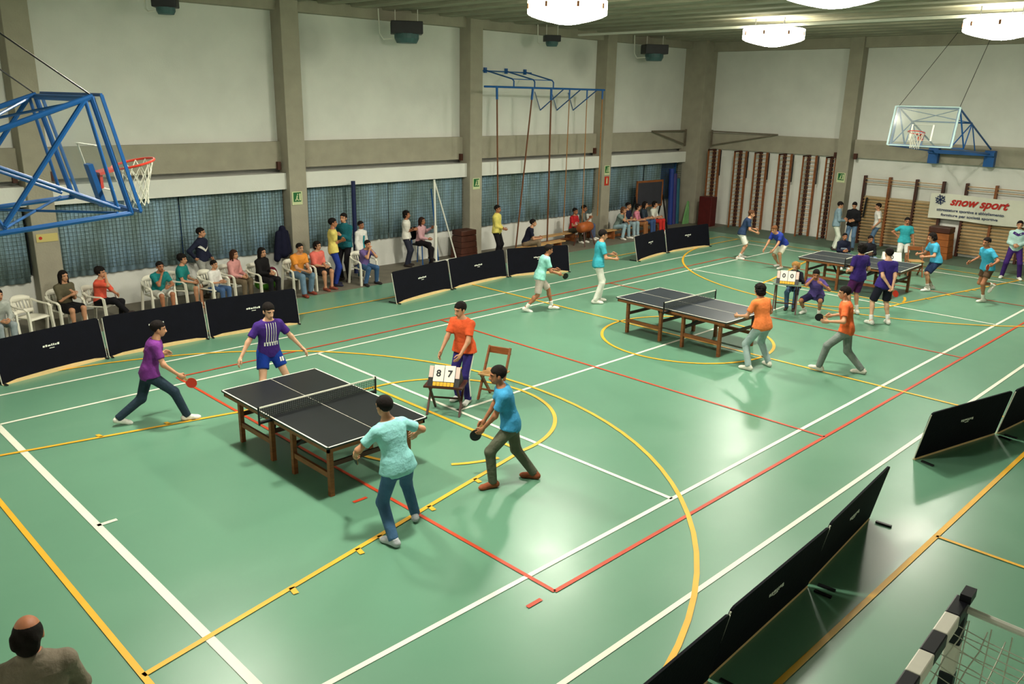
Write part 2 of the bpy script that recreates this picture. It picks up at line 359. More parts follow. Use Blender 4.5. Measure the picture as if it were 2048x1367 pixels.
# ---------------------------------------------------------------- table tennis tables
M_TTOP = mat('table_top_dark', (20, 24, 28), 0.38, 0.15, 4, spec=0.5)
M_TTOP2 = mat('table_top_glare', (40, 48, 56), 0.34, 0.12, 4, spec=0.6)  # lamp glare on the dark top painted in as a lighter grey
M_NETD = mat('net_dark_green', (34, 44, 38), 0.8, 0.1, 8)
def tt_table(x, y, rz, label, top):
    o = empty('table_tennis_table', (x, y, 0), rz, label=label, cat='table', group='table tennis tables')
    hw, hl = 0.7625, 1.37
    for s in (-1, 1):
        t = MB().span((-hw, s * 0.003, 0.735), (hw, s * hl, 0.76)).build('table_top', top, o)
        MB().span((-hw, s * (hl - 0.02), 0.7605), (hw, s * hl, 0.762)).build('edge_line', LW, t)
        for q in (-1, 1): MB().span((q * hw, 0.003 * s, 0.7605), (q * (hw - 0.02), s * hl, 0.762)).build('edge_line', LW, t)
        MB().span((-0.0025, s * 0.01, 0.7605), (0.0025, s * hl, 0.762)).build('centre_line', LW, t)
        a = MB()
        for q in (-1, 1): a.span((q * (hw - 0.02), s * 0.02, 0.675), (q * (hw - 0.05), s * (hl - 0.03), 0.735))
        a.span((-hw + 0.02, s * (hl - 0.03), 0.675), (hw - 0.02, s * (hl - 0.06), 0.735)); a.span((-hw + 0.02, s * 0.03, 0.675), (hw - 0.02, s * 0.06, 0.735))
        a.build('apron', M_WOOD, o)
        for q in (-1, 1):
            for yy in (1.15, 0.28): MB().box((q * 0.6, s * yy, 0.35), (0.06, 0.06, 0.70)).build('leg', M_WOOD, o)
            MB().bar((q * 0.6, s * 1.15, 0.27), (q * 0.6, s * 0.28, 0.27), 0.035, 0.07).build('stretcher', M_WOOD, o)
            MB().bar((q * 0.56, s * 0.30, 0.40), (q * 0.30, s * 0.62, 0.70), 0.035).build('brace', M_BLACK, o)
        for yy in (1.15, 0.28): MB().bar((-0.6, s * yy, 0.42), (0.6, s * yy, 0.42), 0.03, 0.06).build('cross_rail', M_DKWOOD, o)
    n = MB(); zz0, zz1, w = 0.765, 0.9125, 0.915
    for k in range(int(2 * w / 0.03) + 1): n.box((-w + k * 0.03, 0, (zz0 + zz1) / 2), (0.006, 0.004, zz1 - zz0))
    for k in range(6): n.box((0, 0, zz0 + 0.01 + k * 0.026), (2 * w, 0.004, 0.006))
    no = n.build('net', M_NETD, o)
    MB().box((0, 0, zz1 + 0.004), (2 * w, 0.012, 0.018)).build('net_tape', LW, no)
    for q in (-1, 1):
        MB().tube([(q * w, 0, 0.68), (q * w, 0, 0.935)], 0.014, 8).build('net_post', M_BLACK, o)
        MB().bar((q * w, 0, 0.715), (q * 0.70, 0, 0.715), 0.05, 0.03).build('net_clamp', M_BLACK, o)
    return o
tt_table(-8.89, -0.01, 0, 'black table tennis table nearest the camera with bright white edges', M_TTOP)
tt_table(-0.03, -0.05, R(-1.5), 'glare-lightened dark table tennis table standing on the centre circle', M_TTOP2)
tt_table(7.70, -0.24, R(1.5), 'farthest table tennis table in front of the seated umpires', M_TTOP2)

# ---------------------------------------------------------------- court surrounds (barriers)
def barrier(a, b, out, label, group):
    """a, b: floor ends; out: sign of the side it leans to (normal of a->b)"""
    a, b = Vector((*a, 0)), Vector((*b, 0)); d = b - a; L = d.length
    o = empty('court_barrier', (a + b) / 2, math.atan2(d.y, d.x), label=label, cat='barrier', group=group)
    h, ln = 0.76, 0.15 * out; hl = L / 2 - 0.01
    P = [(-hl, 0.03), (hl, 0.03), (hl, h - 0.05), (hl - 0.015, h - 0.015), (hl - 0.05, h), (-hl + 0.05, h), (-hl + 0.015, h - 0.015), (-hl, h - 0.05)]
    V = [(x, ln * z / h + t, z) for t in (-0.012, 0.012) for x, z in P]; n = len(P)
    p = MB().add(V, [tuple(range(n)), tuple(range(2 * n - 1, n - 1, -1))] + [(i, (i + 1) % n, n + (i + 1) % n, n + i) for i in range(n)]).build('panel', M_NAVY, o)
    for sd in (-1, 1):   # small white printed mark
        m = MB(); ck = 0.0
        for k, (w, hh) in enumerate(((0.035, 0.05), (0.03, 0.03), (0.02, 0.05), (0.022, 0.05), (0.05, 0.028), (0.03, 0.05), (0.035, 0.035))):
            z = 0.47; yy = ln * z / h + sd * 0.0135; m.box((sd * (-0.14 + ck + w / 2), yy, z), (w, 0.002, hh)); ck += w + 0.012
        m.box((0.0, ln * 0.425 / h + sd * 0.0135, 0.425), (0.09, 0.002, 0.012)); m.build('logo', M_WHITE, p)
    # wooden base batten, thicker in the middle, shows under the cloth
    V = []
    for x, t in ((-hl, 0.015), (-hl * 0.75, 0.055), (-hl * 0.2, 0.07), (hl * 0.3, 0.07), (hl * 0.75, 0.055), (hl, 0.015)):
        V += [(x, -0.018, 0.0), (x, 0.018, 0.0), (x, 0.018, 0.0 + t), (x, -0.018, 0.0 + t)]
    F = [(0, 1, 2, 3), (23, 22, 21, 20)]
    for i in range(5):
        for k in range(4): F.append((i * 4 + k, i * 4 + (k + 1) % 4, i * 4 + 4 + (k + 1) % 4, i * 4 + 4 + k))
    MB().add(V, F).build('base_batten', M_CREAM, o)
    for s in (-1, 1):
        MB().tube([(s * (hl + 0.004), 0.0, 0.01), (s * (hl + 0.004), ln, h - 0.03)], 0.008, 6).build('end_tube', M_NETW, o)
        MB().bar((s * (hl - 0.03), -0.10, 0.015), (s * (hl - 0.03), 0.16 * out + 0.12 * out, 0.015), 0.035, 0.02).build('foot', M_BLACK, o)
    return o
G1, G2, G3, G4 = 'barriers in front of the left spectators', 'barriers beside the middle court', 'barriers beside the far court', 'barriers along the camera side'
barrier((-11.34, 6.0), (-9.48, 6.43), 1, 'dark barrier leaning at the far left edge below the empty chair', G1)
barrier((-9.45, 6.43), (-7.50, 6.45), 1, 'dark barrier behind the left player in jeans', G1)
barrier((-7.46, 6.46), (-5.51, 6.26), 1, 'dark barrier behind the player with the striped shirt', G1)
barrier((-2.85, 6.32), (-0.80, 6.70), 1, 'dark barrier with a free left end before the woman in white', G2)
barrier((-0.76, 6.72), (1.42, 6.90), 1, 'dark barrier in the middle of the run of three', G2)
barrier((1.46, 6.90), (3.33, 6.26), 1, 'dark barrier behind the player in pale turquoise', G2)
barrier((6.12, 5.95), (8.13, 6.28), 1, 'dark barrier before the bench of spectators', G3)
barrier((8.17, 6.29), (10.41, 6.08), 1, 'dark barrier farthest away on the window side', G3)
barrier((-2.85, -5.74), (-0.92, -6.22), -1, 'black barrier standing alone with its wide shadow at the right', G4)
barrier((-0.88, -6.24), (1.10, -6.50), -1, 'black barrier cut off by the right edge of the picture', G4)
barrier((-6.95, -6.20), (-5.06, -6.04), -1, 'black barrier seen almost edge-on with a foot sticking out', G4)
barrier((-8.99, -6.30), (-7.0, -6.22), -1, 'black barrier in the middle of the camera-side row', G4)
barrier((-11.0, -6.40), (-9.03, -6.32), -1, 'black barrier nearest the bottom edge of the picture', G4)

# ---------------------------------------------------------------- baskets
M_PLEXI = bpy.data.materials.new('clear_backboard'); M_PLEXI.use_nodes = True
_b = M_PLEXI.node_tree.nodes['Principled BSDF']; _b.inputs['Base Color'].default_value = lin((200, 214, 204)); _b.inputs['Alpha'].default_value = 0.16; _b.inputs['Roughness'].default_value = 0.12
_n = M_PLEXI.node_tree.nodes.new('ShaderNodeTexNoise'); _n.inputs['Scale'].default_value = 3.0
_r = M_PLEXI.node_tree.nodes.new('ShaderNodeMapRange'); _r.inputs['To Min'].default_value = 0.08; _r.inputs['To Max'].default_value = 0.2
M_PLEXI.node_tree.links.new(_n.outputs['Fac'], _r.inputs['Value']); M_PLEXI.node_tree.links.new(_r.outputs['Result'], _b.inputs['Roughness'])
def basket(s, label, edge):
    o = empty('basketball_hoop', (s * 15.2, 0, 3.4), label=label, cat='basketball hoop', group='raised basketball hoops')
    def P(x, y, z): return (s * x - s * 15.2, y, z - 3.4)
    bx, bz, tx, tz = 11.37, 3.66, 11.62, 4.77; w = 0.9
    def Q(y, t, off=0.0):   # point on the board, t: 0 bottom .. 1 top ; off: towards the court
        n = Vector((-(tz - bz), 0, -(bx - tx))).normalized()
        return P(bx + (tx - bx) * t + n.x * off, y, bz + (tz - bz) * t - abs(n.z) * 0 + (n.z if False else 0.22 * off))
    V = [Q(-w, 0, -0.01), Q(w, 0, -0.01), Q(w, 1, -0.01), Q(-w, 1, -0.01), Q(-w, 0, 0.01), Q(w, 0, 0.01), Q(w, 1, 0.01), Q(-w, 1, 0.01)]
    bd = MB().add(V, [(0, 3, 2, 1), (4, 5, 6, 7), (0, 1, 5, 4), (1, 2, 6, 5), (2, 3, 7, 6), (3, 0, 4, 7)]).build('backboard', M_PLEXI, o)
    e = MB(); ew = 0.05 if s > 0 else 0.02
    for a, b in (((-w, 0), (w, 0)), ((w, 0), (w, 1)), ((w, 1), (-w, 1)), ((-w, 1), (-w, 0))): e.bar(Q(a[0], a[1], 0.015), Q(b[0], b[1], 0.015), ew, 0.03)
    e.build('board_border', edge, bd)
    e = MB(); rx, r0, r1 = 0.295, 0.14, 0.55
    for a, b in (((-rx, r0), (rx, r0)), ((rx, r0), (rx, r1)), ((rx, r1), (-rx, r1)), ((-rx, r1), (-rx, r0))): e.bar(Q(a[0], a[1], 0.016), Q(b[0], b[1], 0.016), 0.045, 0.006)
    e.build('target_square', M_WHITE, bd)
    # frame: two side trusses and cross members
    for y in (-0.85, 0.85):
        MB().tube([Q(y, 0.0, -0.05), P(15.1, y, 3.36)], 0.026, 8).build('bottom_rail', M_BLUE, o)
        MB().tube([Q(y, 1.0, -0.05), P(15.1, y, 3.52)], 0.026, 8).build('top_rail', M_BLUE, o)
        MB().tube([Q(y, 0.0, -0.06), Q(y, 1.0, -0.06)], 0.028, 8).build('board_post', M_BLUE, o)
        MB().tube([P(11.56, y, 3.72), P(11.74, y, 4.74)], 0.018, 8).build('strut', M_BLUE, o)
        MB().tube([P(11.74, y, 4.73), P(12.56, y, 3.62)], 0.024, 8).build('brace', M_BLUE, o)
        MB().tube([P(11.54, y, 3.70), P(12.95, y, 4.33)], 0.018, 8).build('brace', M_BLUE, o)
        MB().tube([P(12.56, y, 3.60), P(12.95, y, 4.33)], 0.018, 8).build('strut', M_BLUE, o)
        MB().tube([P(12.95, y, 4.33), P(13.6, y, 3.52)], 0.018, 8).build('brace', M_BLUE, o)
        MB().box(P(15.2 if s > 0 else 15.36, y, 3.22), (0.24 if s > 0 else 0.5, 0.3, 0.5)).build('wall_bracket', M_BLUE, o)
        MB().tube([Q(y, 1.0, -0.05), P(14.6, y * 0.6, 7.0)], 0.008, 5).build('cable', M_BLACK, o)
    for t in (0.02, 0.98): MB().tube([Q(-0.85, t, -0.06), Q(0.85, t, -0.06)], 0.03, 8).build('cross_bar', M_BLUE, o)
    for q in (-1, 1):
        MB().tube([P(11.74, q * 0.85, 4.72), P(12.95, -q * 0.85, 4.33)], 0.014, 6).build('cross_brace', M_BLUE, o)
        MB().tube([P(11.56, q * 0.85, 3.66), P(12.56, -q * 0.85, 3.6)], 0.014, 6).build('cross_brace', M_BLUE, o)
    MB().tube([P(12.56, -0.85, 3.6), P(12.56, 0.85, 3.6)], 0.022, 8).build('cross_bar', M_BLUE, o)
    MB().tube([P(12.95, -0.85, 4.33), P(12.95, 0.85, 4.33)], 0.022, 8).build('cross_bar', M_BLUE, o)
    MB().span(P(15.0, -1.0, 3.30), P(15.1, 1.0, 3.42)).build('wall_plate', M_BLUE, o)
    MB().bar(Q(0, -0.02, -0.04), Q(0, 0.38, -0.04), 0.14, 0.05, up=(1, 0, 0)).build('ring_mount', M_BLUE, o)
    # ring and net
    cz = 3.97; tilt = math.atan2(tx - bx, tz - bz); rc = Vector(Q(0, 0.28, 0.40))
    ux = Vector((-s * math.cos(tilt), 0, math.sin(tilt))); uy = Vector((0, 1, 0)); dn = Vector((0, 0, -1))
    ring = [rc + ux * (0.225 * math.cos(k * math.pi / 12)) + uy * (0.225 * math.sin(k * math.pi / 12)) for k in range(24)]
    rg = MB().tube(ring, 0.013, 8, closed=True); rg.bar(rc - ux * 0.225, rc - ux * 0.39, 0.2, 0.03); rg.bar(rc - ux * 0.37 + dn * 0.02, rc - ux * 0.37 + dn * 0.16, 0.14, 0.03)
    rg.build('ring', M_RED, o, smooth=False)
    nt = MB(); rows = [(0.215, 0.0), (0.19, 0.1), (0.16, 0.2), (0.135, 0.3), (0.125, 0.38), (0.13, 0.45)]
    def N(i, k): r, z = rows[i]; a = (k + 0.5 * (i % 2)) * math.pi / 6; return rc + ux * (r * math.cos(a)) + uy * (r * math.sin(a)) + dn * z
    for i in range(5):
        for k in range(12):
            nt.tube([N(i, k), N(i + 1, k)], 0.005, 4); nt.tube([N(i, k), N(i + 1, k - 1 if i % 2 == 0 else k + 1)], 0.005, 4)
    nt.build('net', M_NETW, o)
    return o
basket(-1, 'near basketball hoop hoisted up on its blue tube frame', M_BLUE)
basket(1, 'far basketball hoop hoisted up on the end wall', mat('pale_blue_edge', (176, 204, 206), 0.5, 0.04, 5))

# ---------------------------------------------------------------- climbing poles and ropes on the window wall
cf = empty('climbing_rig', (5.4, 10.5, 5.1), label='blue wall-mounted climbing rig holding the poles and ropes', cat='climbing rig')
def CP(x, y, z): return (x - 5.4, y - 10.5, z - 5.1)
MB().tube([CP(2.62, 9.2, 5.1), CP(8.1, 9.2, 5.1)], 0.03, 8).build('top_bar', M_BLUE, cf)
for x in (3.82, 4.72, 5.57):
    MB().tube([CP(x, 10.48, 5.6), CP(x, 9.26, 5.34), CP(x, 9.2, 5.28), CP(x, 9.2, 5.1)], 0.022, 8).build('upper_arm', M_BLUE, cf)
    MB().box(CP(x, 10.47, 5.6), (0.1, 0.05, 0.16)).build('wall_plate', M_BLUE, cf)
MB().tube([CP(3.82, 9.26, 5.34), CP(5.57, 9.26, 5.34)], 0.014, 6).build('tie_bar', M_BLUE, cf)
MB().tube([CP(3.6, 10.4, 5.58), CP(5.8, 10.4, 5.58)], 0.018, 6).build('tie_bar', M_BLUE, cf)
for x in (6.35, 7.17, 8.0):
    MB().tube([CP(x, 10.48, 4.42), CP(x - 0.25, 9.25, 5.08)], 0.02, 8).build('lower_arm', M_BLUE, cf)
    MB().tube([CP(x, 10.48, 4.42), CP(x - 0.3, 10.47, 5.0)], 0.01, 6).build('wall_strut', M_BLUE, cf)
M_ROPE = mat('tan_rope', (158, 108, 56), 0.8, 0.2, 20); M_POLE = mat('brown_pole', (112, 66, 38), 0.5, 0.15, 12)
for a, b, r, m, nm, lb in (((3.12, 9.2, 5.1), (3.27, 9.2, 0.05), 0.024, M_POLE, 'climbing_pole', 'brown climbing pole straight above the man in the yellow top'), ((4.65, 9.2, 5.1), (4.02, 9.2, 0.05), 0.024, M_POLE, 'climbing_pole', 'brown climbing pole hanging at a slant'),
                           ((5.48, 9.2, 5.1), (5.5, 9.2, 0.05), 0.026, M_POLE, 'climbing_pole', 'brown climbing pole beside the red-shirted spectator'), ((6.35, 9.2, 5.1), (6.28, 9.2, 0.5), 0.014, M_ROPE, 'climbing_rope', 'thin tan climbing rope next to the poles'),
                           ((7.21, 9.2, 5.1), (7.23, 9.2, 0.6), 0.014, M_ROPE, 'climbing_rope', 'thin tan climbing rope in the middle of three'), ((8.0, 9.2, 5.1), (8.03, 9.2, 0.9), 0.018, M_ROPE, 'climbing_rope', 'tan climbing rope against the column with two signs')):
    o = empty(nm, (a[0], a[1], a[2]), label=lb, cat='climbing pole' if 'pole' in nm else 'rope', group='climbing poles and ropes')
    e = (b[0] - a[0], b[1] - a[1], b[2] - a[2])
    MB().tube([(0, 0, 0), e], r, 8).build('shaft', m, o); MB().tube([(0, 0, 0.02), tuple(v * 0.07 for v in e)], r + 0.012, 8).build('socket', M_BLUE, o)

# ---------------------------------------------------------------- wall ladders and wall bars
rung_s = MB().tube([(0, 0, 0), (0, 1, 0)], 0.011, 6).mesh('rung', M_LTWOOD)
lad = ['beside the corner column', 'second from the corner column', 'third from the corner column', 'fourth from the corner column', 'fifth from the corner column', 'against the end-wall column']
for i, (y, ym) in enumerate(((9.26, 9.03), (8.08, 7.82), (7.20, 6.93), (6.20, 5.93), (5.24, 4.95), (4.36, 4.20))):
    o = empty('wall_ladder', (15.28, y, 0), label='brown wooden gymnastics ladder ' + lad[i], cat='wall bars', group='wooden ladders on the end wall')
    MB().span((-0.05, -0.045, 0.0), (0.08, 0.045, 2.96)).build('upright', M_DKWOOD, o)
    MB().span((-0.45, -0.02, 0.0), (-0.38, 0.02, 2.96)).build('upright', M_WOOD, o)
    MB().span((-0.03, ym - y - 0.03, 0.0), (0.06, ym - y + 0.03, 2.96)).build('upright', M_WOOD, o)
    for k in range(20):
        z = 0.12 + k * 0.145
        inst('rung', rung_s, o, (-0.40, 0, z), (0, 0, -math.pi / 2), (1, 0.36, 1)); inst('rung', rung_s, o, (0.0, 0, z), (0, 0, math.pi), (1, y - ym, 1))
    MB().span((-0.45, -0.02, 2.92), (0.08, 0.02, 2.97)).build('head_board', M_DKWOOD, o)
    if i < 5: MB().bar((-0.1, ym - y - 0.14, 2.95), (-0.1, ym - y - 0.14, 1.95), 0.03).build('hook_bar', M_BLACK, o)
def wall_bars(ys, label):
    o = empty('wall_bars', (15.3, (ys[0] + ys[-1]) / 2, 0), label=label, cat='wall bars', group='wall bars under the far hoop'); c = (ys[0] + ys[-1]) / 2
    for y in ys: MB().span((-0.10, y - c - 0.035, 0.0), (0.06, y - c + 0.035, 2.40)).build('upright', M_DKWOOD if y != ys[1] else M_WOOD, o)
    for a, b in zip(ys[:-1], ys[1:]):
        for z in [2.30, 2.18] + [0.14 + 0.106 * k for k in range(15)]: inst('rung', rung_s, o, (-0.06, a - c, z), (math.pi, 0, 0), (1.2, abs(b - a), 1.2))
    MB().span((0.02, ys[-1] - c, 0.1), (0.05, ys[0] - c, 1.7)).build('back_board', mat('tan_board', (186, 166, 128), 0.7, 0.06, 3), o)
wall_bars((3.05, 2.18, 1.28, 0.42), 'long wooden wall bars behind the standing men'); wall_bars((-0.30, -1.18, -2.06, -2.94), 'wooden wall bars behind the hanging banner')
tag(MB().bar((15.18, 2.86, 1.65), (15.18, 2.92, 0.95), 0.05, 0.05).build('black_bar', M_BLACK), 'short black bar hanging from the wall bars', 'gym bar')

# ---------------------------------------------------------------- banner
bn = empty('banner', (15.12, -0.9, 1.6), label='white advertising banner with red lettering hung on the wall bars', cat='banner')
V = []; F = []
for i in range(25):
    y = 1.62 - i * 0.155
    for z in (0.41, -0.41): V.append((0.012 * math.sin(i * 0.9), y, z + 0.02 * math.sin(i * 0.35)))
for i in range(24): F.append((2 * i, 2 * i + 2, 2 * i + 3, 2 * i + 1))
_o = MB().add(V, F).build('cloth', mat('banner_white', (226, 226, 208), 0.8, 0.04, 3), bn); md = _o.modifiers.new('thick', 'SOLIDIFY'); md.thickness = 0.004
tr = (R(90), 0, R(-90)); M_TRED = mat('banner_red', (190, 40, 30), 0.7); M_TBLUE = mat('banner_blue', (40, 56, 96), 0.7)
text('lettering', 'snow sport', 0.36, M_TRED, bn, (-0.03, 0.14, 0.19), tr, 0.35, 0.002, 0.012, 1.02)
text('lettering', 'attrezzature sportive e abbigliamento', 0.12, M_TBLUE, bn, (-0.03, 0.35, -0.10), tr, 0.0, 0.002, 0.002, 1.12)
text('lettering', 'forniture per società sportive', 0.12, M_TBLUE, bn, (-0.03, 0.35, -0.26), tr, 0.0, 0.002, 0.002, 1.2)
st = MB()
for k in range(6):
    a = k * math.pi / 3 + 0.3; st.bar((-0.03, 1.30, 0.22), (-0.03, 1.30 + 0.17 * math.cos(a), 0.22 + 0.17 * math.sin(a)), 0.012, 0.03)
    for q in (-0.5, 0.5): st.bar((-0.03, 1.30 + 0.09 * math.cos(a), 0.22 + 0.09 * math.sin(a)), (-0.03, 1.30 + 0.14 * math.cos(a + q), 0.22 + 0.14 * math.sin(a + q)), 0.012, 0.022)
st.build('snowflake_emblem', M_TBLUE, bn)

# ---------------------------------------------------------------- folded swing arms on the beams in the far corner
M_ARM = mat('dull_brown_metal', (112, 102, 86), 0.6, 0.1, 6)
for a, b, d, lb in (((12.35, 10.25, 3.66), (14.55, 10.2, 3.66), (14.55, 10.2, 3.12), 'thin dark folding arm on the window-side beam near the corner'), ((15.22, 6.55, 3.64), (15.12, 9.35, 3.66), (15.12, 9.35, 3.12), 'thin dark folding arm on the end-wall beam near the corner')):
    o = empty('gym_bracket', b, label=lb, cat='gym bracket', group='folding arms in the corner'); q = lambda p: tuple(p[i] - b[i] for i in range(3))
    MB().bar(q(a), (0, 0, 0), 0.05, 0.05).build('top_bar', M_ARM, o); MB().bar(q(a), q(d), 0.04, 0.04).build('brace', M_ARM, o); MB().bar((0, 0, 0.05), (0, 0, -0.6), 0.06).build('pivot_post', M_ARM, o)
# ---------------------------------------------------------------- signs
M_SGRN = mat('sign_green', (30, 104, 52), 0.5); M_SPALE = mat('sign_pale', (206, 214, 168), 0.5); M_SYEL = mat('sign_yellow', (206, 190, 120), 0.5)
def exit_sign(loc, rz, label):
    o = empty('exit_sign', loc, rz, label=label, cat='sign', group='green escape signs')
    MB().box((0, 0, 0), (0.30, 0.012, 0.34)).build('plate', M_SPALE, o)
    MB().box((0, -0.009, 0.03), (0.22, 0.008, 0.24)).build('green_panel', M_SGRN, o)
    f = MB(); f.bar((-0.02, -0.016, 0.0), (0.03, -0.016, -0.06), 0.004, 0.025); f.bar((-0.02, -0.016, 0.0), (-0.06, -0.016, -0.06), 0.004, 0.025); f.bar((-0.02, -0.016, 0.0), (0.0, -0.016, 0.07), 0.004, 0.035)
    f.box((0.01, -0.016, 0.10), (0.03, 0.004, 0.03)); f.box((0.075, -0.016, 0.03), (0.045, 0.004, 0.18)); f.build('running_figure', M_SPALE, o)
exit_sign((-3.23, 9.99, 2.2), 0, 'green escape sign on the column behind the orange polo man'); exit_sign((3.04, 9.99, 2.22), 0, 'green escape sign on the column beside the umpire chair')
exit_sign((9.42, 9.99, 2.34), 0, 'green escape sign above the red extinguisher sign'); exit_sign((14.97, 3.80, 2.28), R(-90), 'green escape sign on the end-wall column')
o = empty('fire_sign', (9.43, 9.99, 1.96), label='red fire extinguisher sign with a white symbol', cat='sign')
MB().box((0, 0, 0), (0.24, 0.012, 0.32)).build('plate', M_RED, o); f = MB(); f.box((0, -0.009, -0.01), (0.06, 0.006, 0.18)); f.box((0, -0.009, 0.1), (0.03, 0.006, 0.04)); f.build('symbol', M_SPALE, o)
o = empty('notice_sign', (-9.24, 9.99, 1.78), label='pale yellow notice with a red spot on the dim column', cat='sign')
MB().box((0, 0, 0), (0.42, 0.012, 0.17)).build('plate', M_SYEL, o); f = MB(); f.lathe([(0.035, 0.0), (0.035, 0.004)], n=12); q = f.build('red_spot', M_RED, o); q.location = (-0.13, -0.007, 0); q.rotation_euler = (R(90), 0, 0)

# ---------------------------------------------------------------- fan heaters under the ceiling
M_HEAT = mat('heater_dark', (44, 44, 48), 0.5, 0.1, 6); M_HEATB = mat('heater_teal', (72, 104, 106), 0.5, 0.1, 6)
for x, z, lb, sc in ((0.12, 6.5, 'dark fan heater hanging above the umpire chair', 1.0), (11.3, 6.5, 'dark fan heater hanging above the blackboard', 1.0), (-6.4, 6.6, 'small dark unit at the top left of the window wall', 0.6), (5.87, 6.58, 'small dark unit above the climbing frame', 0.6)):
    o = empty('fan_heater', (x, 9.6, z), R(-35), label=lb, cat='heater', group='heaters under the ceiling')
    MB().box((0, 0, 0.05 * sc), (0.85 * sc, 0.6 * sc, 0.32 * sc)).build('body', M_HEAT, o, bevel=0.02)
    MB().lathe([(0.27 * sc, -0.34 * sc), (0.33 * sc, -0.22 * sc), (0.33 * sc, -0.1 * sc)], n=20).build('nozzle', M_HEATB, o)
    for q in (-1, 1): MB().tube([(q * 0.3 * sc, 0, 0.2 * sc), (q * 0.3 * sc, 0, 7.02 - z)], 0.012, 6).build('hanger', M_WHITE, o)
    MB().tube([(-0.30 * sc, 0.0, -0.22 * sc), (-0.62 * sc, 0.05, -0.25 * sc), (-0.72 * sc, 0.08, -0.1), (-0.74 * sc, 0.1, 7.02 - z)], 0.016, 6).build('pipe', M_WHITE, o)

# ---------------------------------------------------------------- white plastic chairs
def make_chair():
    o = empty('plastic_chair')
    s = MB(); V = []; F = []; nx, ny = 7, 7
    for i in range(nx):
        for j in range(ny):
            u, v = i / (nx - 1), j / (ny - 1); x = -0.20 + 0.44 * u; y = (v - 0.5) * (0.42 + 0.06 * u)
            z = 0.43 - 0.025 * math.sin(math.pi * v) * math.sin(math.pi * min(1, u * 1.1)) - (0.03 * max(0, u - 0.85) / 0.15)
            V.append((x, y, z))
    for i in range(nx - 1):
        for j in range(ny - 1): q = i * ny + j; F.append((q, q + ny, q + ny + 1, q + 1))
    se = s.add(V, F).build('seat', M_WPLAST, o, smooth=True); md = se.modifiers.new('thick', 'SOLIDIFY'); md.thickness = 0.02
    # rounded backrest with upright slats
    def bp(t, z): a = R(-58 + 116 * t); r = 0.26 + 0.02 * (z - 0.43) / 0.4; return (-0.02 - 0.20 * math.cos(a) * r / 0.26 - 0.10 * (z - 0.43) / 0.4, r * math.sin(a), z)
    b = MB(); n = 14
    for z0, z1 in ((0.70, 0.82), (0.46, 0.54)): b.strip([bp(i / n, z0) for i in range(n + 1)], [bp(i / n, z1 - (0.05 * abs(2 * i / n - 1) ** 2 if z1 > 0.8 else 0)) for i in range(n + 1)])
    for k in range(7): t = 0.14 + k * 0.12; b.add([bp(t - 0.035, 0.53), bp(t + 0.035, 0.53), bp(t + 0.035, 0.72), bp(t - 0.035, 0.72)], [(0, 1, 2, 3)])
    bo = b.build('backrest', M_WPLAST, o, smooth=True); md = bo.modifiers.new('thick', 'SOLIDIFY'); md.thickness = 0.016
    for q in (-1, 1):
        a = MB(); pts = [(-0.20, q * 0.245, 0.72), (-0.10, q * 0.275, 0.67), (0.06, q * 0.285, 0.645), (0.18, q * 0.285, 0.64), (0.235, q * 0.275, 0.60), (0.245, q * 0.265, 0.44)]
        for p0, p1 in zip(pts[:-1], pts[1:]): a.bar(p0, p1, 0.05 if p1[2] > 0.5 else 0.035, 0.02 if p1[2] > 0.5 else 0.05)
        a.build('armrest', M_WPLAST, o)
        MB().bar((0.245, q * 0.265, 0.46), (0.27, q * 0.28, 0.0), 0.045, 0.05).build('leg', M_WPLAST, o)
        MB().bar((-0.20, q * 0.23, 0.72), (-0.27, q * 0.26, 0.0), 0.045, 0.05).build('leg', M_WPLAST, o)
    return o
CHAIR0 = make_chair(); CHAIR_USED = [False]
def chair(x, y, hd, label):
    o = CHAIR0 if not CHAIR_USED[0] else copy_tree(CHAIR0)
    CHAIR_USED[0] = True; o.location = (x, y, 0); o.rotation_euler = (0, 0, R(hd))
    return tag(o, label, 'chair', 'white plastic chairs of the spectators')

# ---------------------------------------------------------------- folding wooden chair, score stands
def folding_chair(x, y, hd, label):
    o = empty('folding_chair', (x, y, 0), R(hd), label=label, cat='chair', group='wooden folding chairs')
    for q in (-1, 1):
        MB().bar((0.20, q * 0.20, 0.0), (-0.20, q * 0.19, 0.84), 0.03, 0.045).build('leg', M_WOOD, o)
        MB().bar((-0.20, q * 0.17, 0.0), (0.17, q * 0.17, 0.45), 0.03, 0.045).build('leg', M_WOOD, o)
    for k in range(5): MB().box((-0.14 + 0.08 * k, 0, 0.45), (0.065, 0.40, 0.02)).build('seat_slat', M_LTWOOD, o)
    MB().box((-0.19, 0, 0.78), (0.03, 0.40, 0.11)).build('backrest', M_WOOD, o)
    MB().bar((0.12, -0.2, 0.17), (0.12, 0.2, 0.17), 0.025).build('rung', M_WOOD, o)
    return o
M_SCW = mat('score_white', (238, 234, 222), 0.6); M_SCP = mat('score_pink', (232, 196, 184), 0.6); M_SCY = mat('score_yellow', (234, 178, 40), 0.6)
